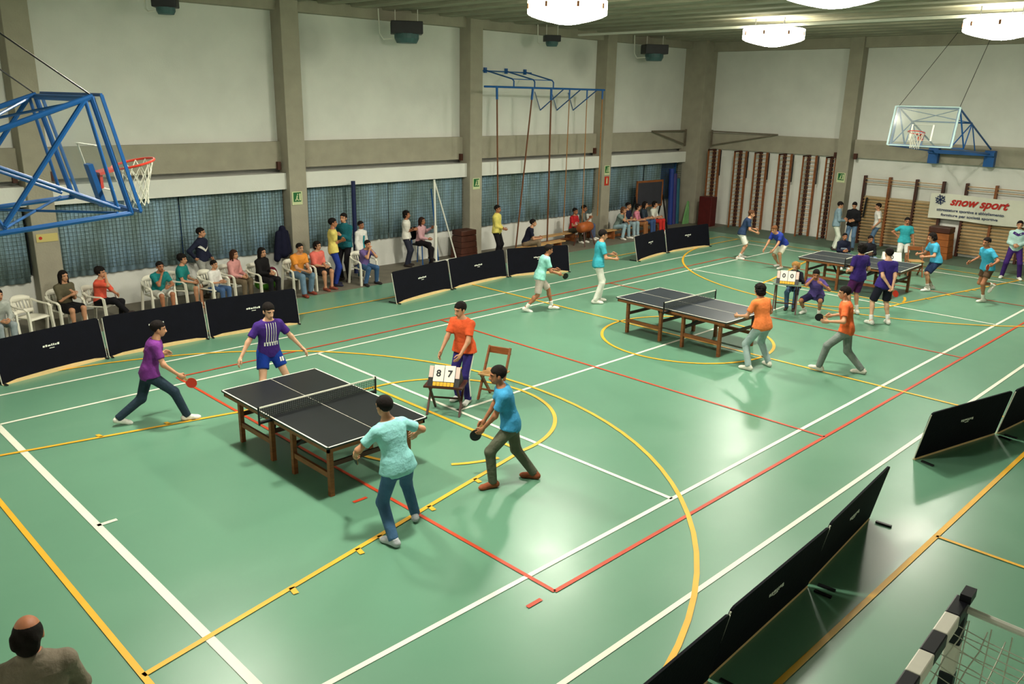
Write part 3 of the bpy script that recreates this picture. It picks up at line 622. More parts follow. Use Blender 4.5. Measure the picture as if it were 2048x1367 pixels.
def score_stand(x, y, hd, label, d1, d2, h=0.66, table=False):
    o = empty('score_table', (x, y, 0), R(hd), label='small %s folding table carrying a scoreboard' % label, cat='table', group='umpire tables')
    MB().box((0, 0, h), (0.42, 0.62, 0.03)).build('table_top', M_DKWOOD if not table else mat('grey_green_top', (120, 140, 122), 0.5, 0.1, 5), o)
    for q in (-1, 1):
        MB().bar((0.20, q * 0.26, 0.0), (-0.16, q * 0.26, h - 0.02), 0.03, 0.04).build('leg', M_DKWOOD, o)
        MB().bar((-0.20, q * 0.22, 0.0), (0.16, q * 0.22, h - 0.02), 0.03, 0.04).build('leg', M_DKWOOD, o)
    MB().bar((-0.15, -0.24, 0.18), (-0.15, 0.24, 0.18), 0.025).build('rung', M_DKWOOD, o)
    s = empty('score_board', (x, y, h + 0.015), R(hd), label='black and white flip-card scoreboard on the %s table' % label, cat='scoreboard', group='flip scoreboards')
    # tent-shaped: front face towards +x
    MB().prism([(-0.17, 0.0), (0.19, 0.0), (0.02, 0.26)], 'y', -0.25, 0.25).build('case', M_BLACK, s)
    tl = math.atan2(0.17, 0.26); f = lambda y0, t, off: (0.19 - 0.17 * t + off * math.cos(tl), y0, 0.26 * t + off * math.sin(tl))
    def card(y0, y1, t0, t1, m, off, nm):
        MB().add([f(y0, t0, off), f(y1, t0, off), f(y1, t1, off), f(y0, t1, off), f(y0, t0, off - 0.006), f(y1, t0, off - 0.006), f(y1, t1, off - 0.006), f(y0, t1, off - 0.006)],
                 [(0, 1, 2, 3), (7, 6, 5, 4), (0, 4, 5, 1), (1, 5, 6, 2), (2, 6, 7, 3), (3, 7, 4, 0)]).build(nm, m, s)
    card(-0.17, -0.005, 0.25, 1.1, M_SCW, 0.012, 'score_card'); card(0.005, 0.17, 0.25, 1.1, M_SCW, 0.012, 'score_card')
    card(-0.245, -0.18, 0.45, 1.05, M_SCP, 0.012, 'set_card'); card(0.18, 0.245, 0.45, 1.05, M_SCP, 0.012, 'set_card')
    for k in range(6): card(-0.165 + k * 0.056, -0.115 + k * 0.056, 0.02, 0.22, M_SCY, 0.012, 'number_tab')
    for yy, d in ((-0.09, d1), (0.09, d2)):
        p = f(yy, 0.66, 0.016); text('digit', d, 0.15, M_BLACK, s, p, (R(90) - tl, 0, R(90)), 0, 0.001, 0.004)
    return o
score_stand(-6.56, 0.10, 216, 'brown', '8', '7', 0.47)
folding_chair(-5.55, 0.05, 200, 'wooden folding chair behind the umpire in orange')
score_stand(3.72, -0.26, 205, 'grey-topped', '0', '0', 0.70, True)
o = empty('score_board', (10.3, -0.10, 0.0), R(215), label='white flip scoreboard in front of the standing umpire in teal', cat='scoreboard', group='flip scoreboards')
MB().prism([(-0.14, 0.40), (0.16, 0.40), (0.0, 0.68)], 'y', -0.26, 0.26).build('case', M_SCW, o); MB().box((0, 0, 0.385), (0.4, 0.6, 0.03)).build('shelf', M_DKWOOD, o)
for q in (-1, 1):
    for p in (-1, 1): MB().box((p * 0.16, q * 0.26, 0.185), (0.03, 0.03, 0.37)).build('leg', M_DKWOOD, o)
text('digit', '0', 0.16, M_BLACK, o, (0.088, 0.0, 0.54), (R(60), 0, R(90)), 0, 0.002, 0.004)

# ---------------------------------------------------------------- things along the window wall
o = empty('post_stand', (1.08, 9.55, 0), label='tall white A-frame stand for a volleyball net post', cat='stand')
MB().tube([(-0.03, 0.0, 0.03), (-0.04, 0.05, 2.48)], 0.03, 8).build('post', M_WHITE, o); MB().tube([(-0.05, 0, 0.0), (-0.05, 0, 1.15)], 0.05, 10).build('padded_foot', M_WHITE, o)
MB().tube([(0.85, 0.1, 0.03), (-0.04, 0.05, 2.46)], 0.022, 8).build('brace', M_WHITE, o); MB().tube([(-0.05, 0, 0.06), (0.85, 0.1, 0.06)], 0.03, 8).build('base_bar', M_WHITE, o)
MB().tube([(0.30, 0.3, 0.03), (0.0, 0.25, 2.2)], 0.02, 8).build('blue_pole', M_BLUE, o)
tag(MB().tube([(-1.52, 9.95, 0.0), (-1.52, 9.95, 2.55)], 0.06, 10).build('padded_post', mat('dark_blue_pad', (22, 34, 78), 0.6, 0.1, 8)), 'dark blue padded post leaning against the curtains', 'post')
def vault_box(x, y, rz, w, d, h, label, m):
    o = empty('vaulting_box', (x, y, 0), rz, label=label, cat='vaulting box')
    n = 4; t = h * 0.82 / n
    for k in range(n): MB().box((0, 0, t * k + t / 2 - 0.006), (w * (1.12 - 0.04 * k), d * (1.12 - 0.04 * k), t - 0.012), taper=0.965).build('box_section', m, o)
    MB().box((0, 0, h * 0.91), (w, d, h * 0.18)).build('padded_top', M_DKWOOD, o, bevel=0.02)
vault_box(2.38, 9.80, 0, 0.62, 0.45, 0.88, 'dark brown vaulting box beside the umpire-chair column', M_DKWOOD)
vault_box(14.55, 0.02, 0, 0.5, 0.66, 1.02, 'orange-brown vaulting box under the banner', mat('orange_wood', (150, 84, 34), 0.5, 0.2, 6))
tag(MB().span((14.36, 8.62, 0.0), (14.76, 9.20, 1.16)).build('wooden_cabinet', mat('dark_red_wood', (84, 24, 22), 0.5, 0.15, 6), bevel=0.02), 'dark red wooden cabinet in the far corner', 'cabinet')
def bench(x, y, rz, L, label):
    o = empty('gym_bench', (x, y, 0), R(rz), label=label, cat='bench', group='low wooden gym benches')
    MB().box((0, 0, 0.31), (L, 0.27, 0.04)).build('seat', M_LTWOOD, o, bevel=0.008)
    MB().box((0, 0, 0.10), (L * 0.9, 0.06, 0.08)).build('beam', M_WOOD, o)
    for q in (-1, 1): MB().box((q * L * 0.38, 0, 0.145), (0.06, 0.30, 0.29)).build('leg', M_WOOD, o)
bench(4.75, 8.75, 4, 2.2, 'wooden gym bench behind the barrier near the slanted pole'); bench(6.4, 9.75, 3, 2.6, 'wooden gym bench along the window wall by the red shirt'); bench(10.2, 9.25, 0, 3.4, 'wooden gym bench carrying the five spectators'); bench(7.9, 9.95, 0, 1.3, 'short wooden gym bench beside the column with two signs')
o = empty('vaulting_horse', (7.1, 8.95, 0), R(10), label='orange-brown leather vaulting buck beside the column', cat='vaulting horse')
V = MB(); V.lathe([(0.05, -0.38), (0.15, -0.34), (0.18, -0.2), (0.18, 0.2), (0.15, 0.34), (0.05, 0.38)], n=16); bo = V.build('leather_body', mat('tan_leather', (164, 84, 36), 0.5, 0.2, 6), o, smooth=True); bo.rotation_euler = (0, R(90), 0); bo.location = (0, 0, 0.62)
for q in (-1, 1):
    for p in (-1, 1): MB().bar((q * 0.2, p * 0.08, 0.55), (q * 0.34, p * 0.22, 0.0), 0.035).build('leg', M_DKWOOD, o)
o = empty('blackboard', (11.75, 9.75, 0), R(-6), label='old blackboard in a wooden frame on a stand', cat='blackboard')
MB().box((0, 0, 1.38), (1.36, 0.03, 0.86)).build('slate', mat('slate_board', (52, 52, 60), 0.7, 0.1, 3), o)
f = MB()
for q in (-1, 1): f.box((q * 0.70, 0, 1.38), (0.06, 0.05, 1.0)); f.box((0, 0, 1.38 + q * 0.46), (1.46, 0.05, 0.07))
f.build('board_frame', M_WOOD, o)
for q in (-1, 1):
    MB().bar((q * 0.77, 0.0, 1.3), (q * 0.80, -0.30, 0.0), 0.045).build('leg', M_BLACK, o); MB().bar((q * 0.77, 0.0, 1.3), (q * 0.80, 0.30, 0.0), 0.045).build('leg', M_BLACK, o)
o = empty('leaning_mat', (13.6, 10.0, 0), label='blue and purple rolled mats leaning in the open corner', cat='gym mat')
for k, (cx, col) in enumerate(((0.0, (36, 60, 140)), (0.22, (60, 50, 110)), (0.45, (28, 90, 110)))): MB().tube([(cx, 0, 0), (cx + 0.05, 0.12, 2.2 - k * 0.2)], 0.1, 12).build('mat_roll', mat('matroll_%d' % k, col, 0.6, 0.1, 6), o)
tag(MB().prism([(-0.2, 0.0), (0.2, 0.0), (0.12, 0.9), (0.06, 0.92)], 'y', 9.70, 9.76).build('green_pennant', mat('pale_green_cloth', (120, 176, 110), 0.8, 0.15, 5)), 'pale green cloth hanging beside the corner column', 'cloth').location = (14.3, 0, 0)
# dim wall radiators? none in view: plain white parapet under the curtains

# ---------------------------------------------------------------- handball goal in the near right corner
g = empty('handball_goal', (-9.69, -8.285, 0), R(3.4), label='black and white striped handball goal with a net', cat='goal')
M_GW = mat('goal_white', (238, 234, 220), 0.45, 0.04, 6); M_GB = mat('goal_black', (20, 20, 30), 0.45, 0.1, 6)
for k in range(13):
    MB().box((-0.11 - 0.23 * k, 0, 2.04), (0.23, 0.08, 0.08)).build('crossbar_stripe', M_GB if k % 2 == 0 else M_GW, g, bevel=0.008)
for px in (-0.04, -2.96):
    for k in range(10): MB().box((px, 0, 1.9 - 0.2 * k), (0.08, 0.08, 0.2)).build('post_stripe', M_GB if k % 2 == 0 else M_GW, g, bevel=0.008)
    MB().tube([(px, -0.03, 2.03), (px, -0.95, 1.98), (px, -1.1, 1.8)], 0.022, 8).build('top_stay', M_WHITE, g)
    MB().tube([(px, -1.1, 1.8), (px, -1.15, 0.03), (px, 0, 0.03)], 0.022, 8).build('back_stay', M_WHITE, g)
MB().box((0.0, -0.02, 2.10), (0.12, 0.06, 0.05)).build('corner_cap', M_GB, g)
nt = MB(); st = 0.11
xs = np.arange(-2.9, -0.05, st); ys = np.arange(0.05, 0.95, st); zs = np.arange(0.1, 1.9, st)
J = lambda: random.uniform(-0.02, 0.02)
def sag(x, y): return 1.98 - 0.10 * math.sin(math.pi * min(1, y / 0.95)) * (0.6 + 0.4 * math.sin(math.pi * (-x) / 2.96))
for i, x in enumerate(xs): nt.tube([(x + J(), -y, sag(x, y)) for y in np.linspace(0.03, 1.0, 7)] + [(x + J(), -1.08 + 0.03 * J(), z) for z in (1.7, 1.2, 0.6, 0.05)], 0.0035, 4)
for y in ys: nt.tube([(x, -y + J(), sag(x, y)) for x in np.linspace(-2.92, -0.06, 14)], 0.0035, 4)
for z in zs: nt.tube([(x, -1.09 + J() * 0.5, z + J()) for x in np.linspace(-2.92, -0.06, 10)], 0.0035, 4)
for px in (-0.05, -2.93):
    for y in ys: nt.tube([(px, -y + J(), 1.97), (px + J(), -y + J(), 0.05)], 0.0035, 4)
    for z in zs: nt.tube([(px, -0.04, z), (px + J(), -0.6, z - 0.03), (px, -1.08, z)], 0.0035, 4)
nt.build('goal_net', M_NETW, g)

# ---------------------------------------------------------------- bodies: distance fields turned into smooth meshes
V3 = lambda *a: np.array(a, float)
def unit(v): v = np.asarray(v, float); return v / (np.linalg.norm(v) + 1e-12)
class Cone:      # tapered limb with round ends; optional flat cut at each end
    def __init__(s, a, b, ra, rb, cut_a=False, cut_b=False):
        s.a, s.b, s.ra, s.rb, s.ca, s.cb = V3(*a), V3(*b), ra, rb, cut_a, cut_b
        m = max(ra, rb); s.lo = np.minimum(s.a, s.b) - m; s.hi = np.maximum(s.a, s.b) + m
    def __call__(s, P):
        ba = s.b - s.a; L2 = ba @ ba + 1e-12; q = (P - s.a) @ ba / L2; t = np.clip(q, 0, 1)
        d = np.linalg.norm(P - s.a - t[..., None] * ba, axis=-1) - (s.ra + (s.rb - s.ra) * t); L = math.sqrt(L2)
        if s.ca: d = np.maximum(d, -q * L)
        if s.cb: d = np.maximum(d, (q - 1) * L)
        return d
class Ell:       # ellipsoid with axes given by the rows of M
    def __init__(s, c, r, M=None):
        s.c, s.r, s.M = V3(*c), V3(*r), np.eye(3) if M is None else np.asarray(M); e = np.sqrt(((s.M.T * s.r) ** 2).sum(1)); s.lo, s.hi = s.c - e, s.c + e
    def __call__(s, P):
        q = (P - s.c) @ s.M.T / s.r; k = np.linalg.norm(q, axis=-1); return (k - 1) * s.r.min()
class Torso:     # profile along the spine: (height, half-depth, half-width)
    def __init__(s, o, M, prof, z0, z1, inf=0.0):
        s.o, s.M, s.inf, s.z0, s.z1 = V3(*o), np.asarray(M), inf, z0, z1; s.p = np.array(prof, float)
        c = np.array([s.o + s.M[2] * z for z in (z0, z1)]); s.lo, s.hi = c.min(0) - 0.26, c.max(0) + 0.26
    def __call__(s, P):
        q = (P - s.o) @ s.M.T; z = np.clip(q[..., 2], s.p[0, 0], s.p[-1, 0])
        rx = np.interp(z, s.p[:, 0], s.p[:, 1]) + s.inf; ry = np.interp(z, s.p[:, 0], s.p[:, 2]) + s.inf
        k = ((np.abs(q[..., 0]) / rx) ** 2.4 + (np.abs(q[..., 1]) / ry) ** 2.4) ** (1 / 2.4)
        d = (k - 1) * np.minimum(rx, ry)
        return np.maximum(d, np.maximum(s.z0 - q[..., 2], q[..., 2] - s.z1))
def nets(F, org, h):
    S = F < 0; c = S[:-1, :-1, :-1]; a = np.zeros(c.shape, int)
    for i in (0, 1):
        for j in (0, 1):
            for k in (0, 1): a += S[i:S.shape[0] - 1 + i, j:S.shape[1] - 1 + j, k:S.shape[2] - 1 + k]
    act = (a > 0) & (a < 8); I = np.argwhere(act); n = len(I)
    if n == 0: return np.zeros((0, 3)), np.zeros((0, 4), int)
    idx = np.full(c.shape, -1); idx[tuple(I.T)] = np.arange(n)
    acc = np.zeros((n, 3)); cnt = np.zeros(n)
    for ax in range(3):
        o1, o2 = [q for q in range(3) if q != ax]
        for u in (0, 1):
            for w in (0, 1):
                A = I.copy(); A[:, o1] += u; A[:, o2] += w; Bv = A.copy(); Bv[:, ax] += 1
                fa, fb = F[tuple(A.T)], F[tuple(Bv.T)]; m = (fa < 0) != (fb < 0)
                t = np.where(m, fa / np.where(m, fa - fb, 1), 0); p = A.astype(float); p[:, ax] += t
                acc[m] += p[m]; cnt[m] += 1
    V = acc / cnt[:, None] * h + org; Q = []
    for ax in range(3):
        o1, o2 = (ax + 1) % 3, (ax + 2) % 3
        s0 = [slice(None)] * 3; s1 = [slice(None)] * 3; s0[ax] = slice(0, -1); s1[ax] = slice(1, None)
        E = np.argwhere(S[tuple(s0)] != S[tuple(s1)])
        E = E[(E[:, o1] > 0) & (E[:, o2] > 0) & (E[:, o1] < c.shape[o1]) & (E[:, o2] < c.shape[o2])]
        if not len(E): continue
        ins = S[tuple(E.T)]; q = []
        for u, w in ((-1, -1), (0, -1), (0, 0), (-1, 0)):
            C = E.copy(); C[:, o1] += u; C[:, o2] += w; q.append(idx[tuple(C.T)])
        q = np.stack(q, 1); q[~ins] = q[~ins][:, ::-1]; Q.append(q)
    return V, np.concatenate(Q)
def field_mesh(prims, h, k=0.03, sub=(), clip=None):
    lo = np.min([p.lo for p in prims], 0) - 2.5 * h; hi = np.max([p.hi for p in prims], 0) + 2.5 * h
    N = np.ceil((hi - lo) / h).astype(int) + 1; F = np.ones(N)
    def region(p, m):
        a = np.clip(np.floor((p.lo - m - lo) / h).astype(int), 0, N); b = np.clip(np.ceil((p.hi + m - lo) / h).astype(int) + 1, 0, N)
        g = np.stack(np.meshgrid(*[np.arange(a[i], b[i]) * h + lo[i] for i in range(3)], indexing='ij'), -1); return tuple(slice(a[i], b[i]) for i in range(3)), g
    for p in prims:
        sl, g = region(p, k + h)
        if 0 in g.shape: continue
        d = p(g); f = F[sl]; t = np.clip(0.5 + 0.5 * (f - d) / k, 0, 1); F[sl] = f * (1 - t) + d * t - k * t * (1 - t)
    for p in sub:
        sl, g = region(p, h); F[sl] = np.maximum(F[sl], -p(g))
    if clip is not None:
        g = np.stack(np.meshgrid(*[np.arange(N[i]) * h + lo[i] for i in range(3)], indexing='ij'), -1)
        F = np.maximum(F, clip(g))
    return nets(F, lo, h)
def np_mesh(name, V, Q, mats, mi=None):
    me = bpy.data.meshes.new(name); n, q = len(V), len(Q)
    me.vertices.add(n); me.vertices.foreach_set('co', np.asarray(V, np.float32).ravel())
    me.loops.add(q * 4); me.loops.foreach_set('vertex_index', np.asarray(Q, np.int32).ravel())
    me.polygons.add(q); me.polygons.foreach_set('loop_start', np.arange(0, q * 4, 4, dtype=np.int32)); me.polygons.foreach_set('loop_total', np.full(q, 4, np.int32))
    for m in mats: me.materials.append(m)
    if mi is not None: me.polygons.foreach_set('material_index', np.asarray(mi, np.int32))
    me.polygons.foreach_set('use_smooth', np.ones(q, bool)); me.update(calc_edges=True); me.validate(); return me
def np_obj(name, V, Q, mats, parent, mi=None):
    o = bpy.data.objects.new(name, np_mesh(name, V, Q, mats, mi)); COL.objects.link(o); o.parent = parent; return o

# head, hands, hair, shoes: built once, reused
def build_head():
    pr = [Ell((-0.012, 0, 0.03), (0.098, 0.077, 0.088)), Ell((0.022, 0, -0.03), (0.070, 0.060, 0.083)), Ell((0.052, 0, -0.088), (0.034, 0.032, 0.026)), Ell((0.072, 0, 0.024), (0.018, 0.052, 0.014))]
    pr += [Cone((0.088, 0, 0.008), (0.106, 0, -0.034), 0.009, 0.014), Ell((0.100, 0.011, -0.038), (0.012, 0.009, 0.008)), Ell((0.100, -0.011, -0.038), (0.012, 0.009, 0.008)), Ell((0.082, 0, -0.066), (0.014, 0.026, 0.011))]
    V, Q = field_mesh(pr, 0.0075, 0.018, sub=[Ell((0.104, 0.032, -0.002), (0.020, 0.017, 0.011)), Ell((0.104, -0.032, -0.002), (0.020, 0.017, 0.011))])
    for s in (1, -1):
        v, q = field_mesh([Ell((-0.004, s * 0.078, -0.008), (0.020, 0.010, 0.032)), Ell((0.004, s * 0.074, -0.028), (0.012, 0.010, 0.014))], 0.0065, 0.01); Q = np.vstack([Q, q + len(V)]); V = np.vstack([V, v])
    C = V[Q].mean(1); mi = np.zeros(len(Q), int)
    mi[(C[:, 0] > 0.066) & (C[:, 2] > 0.014) & (C[:, 2] < 0.027) & (np.abs(C[:, 1]) > 0.012) & (np.abs(C[:, 1]) < 0.055)] = 1
    mi[(C[:, 0] > 0.084) & (np.abs(C[:, 2] + 0.067) < 0.009) & (np.abs(C[:, 1]) < 0.024)] = 2
    for s in (1, -1):
        v, q = field_mesh([Ell((0.074, s * 0.031, -0.002), (0.013, 0.013, 0.009))], 0.004, 0.004)
        c = v[q].mean(1); m = np.where((c[:, 0] > 0.078) & (np.hypot(c[:, 1] - s * 0.031, (c[:, 2] + 0.002) * 0.6) < 0.0085), 1, 3); Q = np.vstack([Q, q + len(V)]); V = np.vstack([V, v]); mi = np.r_[mi, m]
    return V, Q, mi
def build_hand(curl):
    # wrist at the origin, fingers along +x, palm facing -z, thumb on +y
    pr = [Cone((0, 0, 0), (0.05, 0, 0), 0.024, 0.026), Ell((0.052, 0, 0.0), (0.045, 0.040, 0.015)), Ell((0.02, 0, 0), (0.03, 0.028, 0.018))]
    V, Q = field_mesh(pr, 0.007, 0.015)
    def add(pr):
        nonlocal V, Q
        v, q = field_mesh(pr, 0.0055, 0.004); Q = np.vstack([Q, q + len(V)]); V = np.vstack([V, v])
    for y, L, x0 in ((0.029, 0.072, 0.085), (0.0095, 0.080, 0.09), (-0.010, 0.075, 0.088), (-0.029, 0.060, 0.08)):
        p = V3(x0 - 0.012, y, 0); a = 0.0; pts = [p]
        for f, kk in ((0.48, 0.75), (0.30, 1.1), (0.24, 0.8)):
            a += curl * kk; p = p + V3(math.cos(a), y * 0.6, -math.sin(a)) * L * f; pts.append(p)
        add([Cone(pts[i], pts[i + 1], 0.0095 - 0.0008 * i, 0.0088 - 0.0008 * i) for i in range(3)])
    t = [V3(0.018, 0.024, -0.004), V3(0.045, 0.052, -0.012), V3(0.074, 0.060 - 0.02 * curl, -0.020 - 0.02 * curl), V3(0.096, 0.058 - 0.03 * curl, -0.026 - 0.03 * curl)]
    add([Cone(t[i], t[i + 1], 0.0125 - 0.001 * i, 0.0115 - 0.001 * i) for i in range(3)])
    return V, Q
HEAD = build_head(); HANDS = {'relax': build_hand(0.38), 'grip': build_hand(1.05), 'flat': build_hand(0.12)}
def build_hair(style):
    up = 0.012; face = lambda g: np.minimum(0.0, 0)
    if style == 'short':
        pr = [Ell((-0.014, 0, 0.036), (0.106, 0.086, 0.094))]; zf, xf = 0.052, 0.0
    elif style == 'curly':
        pr = [Ell((-0.018, 0, 0.045), (0.118, 0.102, 0.105))] + [Ell((random.uniform(-0.1, 0.06), random.uniform(-0.09, 0.09), random.uniform(-0.03, 0.13)), (0.04, 0.04, 0.035)) for _ in range(16)]; zf, xf = 0.056, 0.0
    elif style == 'long':
        pr = [Ell((-0.014, 0, 0.036), (0.108, 0.090, 0.096)), Cone((-0.06, 0.03, 0.0), (-0.075, 0.045, -0.26), 0.06, 0.035), Cone((-0.06, -0.03, 0.0), (-0.075, -0.045, -0.26), 0.06, 0.035), Cone((0.0, 0.078, 0.0), (0.01, 0.088, -0.19), 0.026, 0.018), Cone((0.0, -0.078, 0.0), (0.01, -0.088, -0.19), 0.026, 0.018)]; zf, xf = 0.058, 0.03
    elif style == 'bob':
        pr = [Ell((-0.016, 0, 0.036), (0.112, 0.098, 0.098)), Ell((-0.05, 0, -0.05), (0.07, 0.095, 0.07))] + [Ell((random.uniform(-0.1, 0.02), random.choice((-1, 1)) * random.uniform(0.06, 0.095), random.uniform(-0.09, 0.08)), (0.035, 0.03, 0.035)) for _ in range(10)]; zf, xf = 0.056, 0.02
    else:   # fringe of hair round a bald crown
        pr = [Ell((-0.018, 0, 0.012), (0.104, 0.086, 0.092)), Ell((-0.055, 0, -0.07), (0.055, 0.062, 0.055))] + [Ell((random.uniform(-0.11, 0.0), random.choice((-1, 1)) * random.uniform(0.03, 0.085), random.uniform(-0.08, 0.04)), (0.03, 0.022, 0.03)) for _ in range(12)]; zf, xf = -0.5, 0.0
    def clip(g):
        x, y, z = g[..., 0], g[..., 1], g[..., 2]
        if style == 'bald': return np.maximum(np.maximum(x - 0.03 + 0.2 * np.minimum(z, 0), 0.074 - np.sqrt((x + 0.01) ** 2 + y ** 2 + 0 * z) - np.maximum(0, 0.075 - z) * 9), -0.115 - z)
        front = np.minimum(x - (0.030 + xf * 0.6) + np.maximum(0, -z - 0.0) * (0 if xf else 0.5), zf + 0.010 * np.cos(y * 60) - z)     # cut away the face
        low = -z - (0.45 if style in ('long',) else 0.135 if style == 'bob' else 0.062)
        side = np.minimum(x + 0.028, -0.012 - z) if style in ('short', 'curly') else np.full_like(x, -1)
        return np.maximum(np.maximum(front, low), side)
    V, Q = field_mesh(pr, 0.009, 0.02, clip=clip)
    if style in ('curly', 'bob'): V = V + 0.004 * np.sin(V[:, [1, 2, 0]] * 150)
    return np_mesh('hair', V, Q, [M_BLACK])
HAIR = {s: build_hair(s) for s in ('short', 'curly', 'long', 'bob', 'bald')}
def build_shoe():
    # ankle above the origin, toe along +x, sole at z = 0
    V, Q = field_mesh([Cone((-0.05, 0, 0.045), (0.13, 0, 0.034), 0.043, 0.038), Ell((0.14, 0, 0.03), (0.055, 0.045, 0.032)), Cone((-0.035, 0, 0.05), (-0.015, 0, 0.098), 0.042, 0.043, False, True), Ell((0.04, 0, 0.06), (0.06, 0.036, 0.028))], 0.011, 0.02, clip=lambda g: 0.0 - g[..., 2])
    return np_mesh('shoe', V, Q, [M_WHITE])
SHOE = build_shoe()

PROF = [(-0.14, 0.085, 0.125), (-0.05, 0.112, 0.158), (0.03, 0.115, 0.160), (0.14, 0.100, 0.140), (0.22, 0.098, 0.138), (0.33, 0.112, 0.162), (0.42, 0.108, 0.172), (0.48, 0.085, 0.150), (0.52, 0.062, 0.090), (0.56, 0.05, 0.055)]
def rotz(a): c, s = math.cos(a), math.sin(a); return np.array([[c, -s, 0], [s, c, 0], [0, 0, 1.0]])
def roty(a): c, s = math.cos(a), math.sin(a); return np.array([[c, 0, s], [0, 1.0, 0], [-s, 0, c]])
def rotx(a): c, s = math.cos(a), math.sin(a); return np.array([[1.0, 0, 0], [0, c, -s], [0, s, c]])
def bone2(a, t, l1, l2, pole):
    d = t - a; D = np.linalg.norm(d); u = d / (D + 1e-9); D = min(max(D, abs(l1 - l2) + 0.02), l1 + l2 - 0.003); e = a + u * D
    x = (l1 * l1 - l2 * l2 + D * D) / (2 * D); y = math.sqrt(max(0, l1 * l1 - x * x)); p = pole - u * (pole @ u)
    p = unit(p) if np.linalg.norm(p) > 1e-6 else unit(np.cross(u, V3(0, 1, 0))); return a + u * x + p * y, e
STAND = dict(pel=(0, 0, 0.93), feet=((0.02, 0.11, 12), (0.02, -0.11, -12)), hands=((0.06, 0.27, 0.80), (0.06, -0.27, 0.80)))
CROSS = dict(STAND, hands=((0.22, -0.09, 1.17), (0.24, 0.08, 1.13)), grip='relax')
SIT = dict(pel=(0, 0, 0.535), lean=(6, 0), feet=((0.44, 0.12, 8), (0.42, -0.12, -8)), hands=((0.34, 0.07, 0.66), (0.34, -0.07, 0.64)))
LAYER = []
def person(label, x, y, hd, H, pose, top, bot, hair, skin=(196, 142, 108), shoe=(225, 222, 210), sock=None, fat=1.0, vox=0.017, sleeve='short', leg='long', hem=-0.11, z=0.0, group=None, head=(0, 0), hair_col=(24, 18, 16)):
    """pose lengths are for a 1.75 m figure; x forward, y to the figure's left"""
    s = H / 1.75; root = empty('person', (x, y, z), R(hd), label=label, cat='person', group=group)
    pel = V3(*pose['pel']) * s; lf, ls = (R(v) for v in pose.get('lean', (0, 0))); tw = R(pose.get('twist', 0))
    M0 = rotx(-ls) @ roty(lf); MT = M0 @ rotz(tw)
    Mt, Mp = MT.T, M0.T        # rows are the torso axes
    g = s * fat
    sc = np.array(PROF) * [s, g, g]
    neck = pel + Mp[2] * 0.50 * s
    hy, hp = (R(v) for v in head); MH = (rotz(hy + tw * 0.5) @ roty(hp)).T
    hc = neck + Mp[2] * 0.055 * s + V3(0, 0, 1) * 0.115 * s + MH[0] * 0.02 * s + (Mp[2] - V3(0, 0, 1)) * 0.06 * s
    sh, el, wr, hip, kn, an = [], [], [], [], [], []
    hs = s if H > 1.5 else 0.5 * s + 0.5 * 0.88
    for i, q in enumerate((1, -1)):
        a = neck - Mp[2] * 0.065 * s + Mt[1] * (q * 0.165 * g); sh.append(a)
        t = V3(*pose['hands'][i]) * s; pl = pose.get('elbow', ((-0.6, 0.5, -0.6), (-0.6, -0.5, -0.6)))[i]; e, w = bone2(a, t, 0.285 * s, 0.25 * s, V3(*pl)); el.append(e); wr.append(w)
        h = pel + Mp[1] * (q * 0.088 * g) - Mp[2] * 0.02 * s; hip.append(h)
        f = pose['feet'][i]; an_t = V3(f[0], f[1], 0.085 + (f[3] if len(f) > 3 else 0)) * s
        pk = pose.get('knee', ((1, 0.12, 0.1), (1, -0.12, 0.1)))[i]; k_, a_ = bone2(h, an_t, 0.435 * s, 0.425 * s, V3(*pk)); kn.append(k_); an.append(a_)
    # continuous body
    cv = 0.74 if leg == 'long' else 1.0
    pr = [Torso(pel, Mp, sc, -0.13 * s, 0.55 * s, -0.008)]
    pr += [Cone(neck - Mp[2] * 0.02 * s, hc - V3(0, 0, 0.05) * s, 0.056 * s, 0.048 * s)]
    for i in (0, 1):
        pr += [Cone(neck - Mp[2] * 0.05 * s, sh[i], 0.055 * g, 0.052 * g), Cone(sh[i], el[i], 0.046 * g, 0.037 * g), Cone(el[i], wr[i], 0.037 * g, 0.024 * s),
               Cone(hip[i], kn[i], 0.080 * g * cv, 0.052 * g * cv), Cone(kn[i], an[i], 0.050 * g * cv, 0.033 * s), Ell(kn[i] * 0.72 + an[i] * 0.28 - unit(Mp[0]) * 0.012 * s, (0.05 * g * cv, 0.05 * g * cv, 0.085 * s * cv)), Cone(an[i], an[i] - V3(0, 0, 0.03) * s, 0.036 * s, 0.034 * s)]
    BV, BQ = field_mesh(pr, vox, 0.03 * s); mi = np.zeros(len(BQ), int)
    hv = HEAD[0] * hs @ MH + hc; mi = np.r_[mi, HEAD[2]]; BQ = np.vstack([BQ, HEAD[1] + len(BV)]); BV = np.vstack([BV, hv])
    grips = pose.get('grip', 'relax'); grips = (grips, grips) if isinstance(grips, str) else grips
    frames = []
    for i, q in enumerate((1, -1)):
        fx = unit(wr[i] - el[i]); zl = pose.get('palm', (None, None))[i]; zz = V3(*zl) if zl is not None else Mt[1] * q
        zz = zz - fx * (zz @ fx); zz = unit(zz) if np.linalg.norm(zz) > 0.2 else unit(np.cross(fx, Mt[1])); yy = np.cross(zz, fx)
        hv, hq = HANDS[grips[i]]; hv = hv * V3(1, -1 if q > 0 else 1, 1) * hs; F = np.stack([fx, yy, zz])
        if q > 0: hq = hq[:, ::-1]
        mi = np.r_[mi, np.zeros(len(hq), int)]; BQ = np.vstack([BQ, hq + len(BV)]); BV = np.vstack([BV, hv @ F + wr[i]]); frames.append((wr[i], F))
    sm = skin_m(skin); lip = skin_m(tuple(int(v * k) for v, k in zip(skin, (0.86, 0.66, 0.62))))
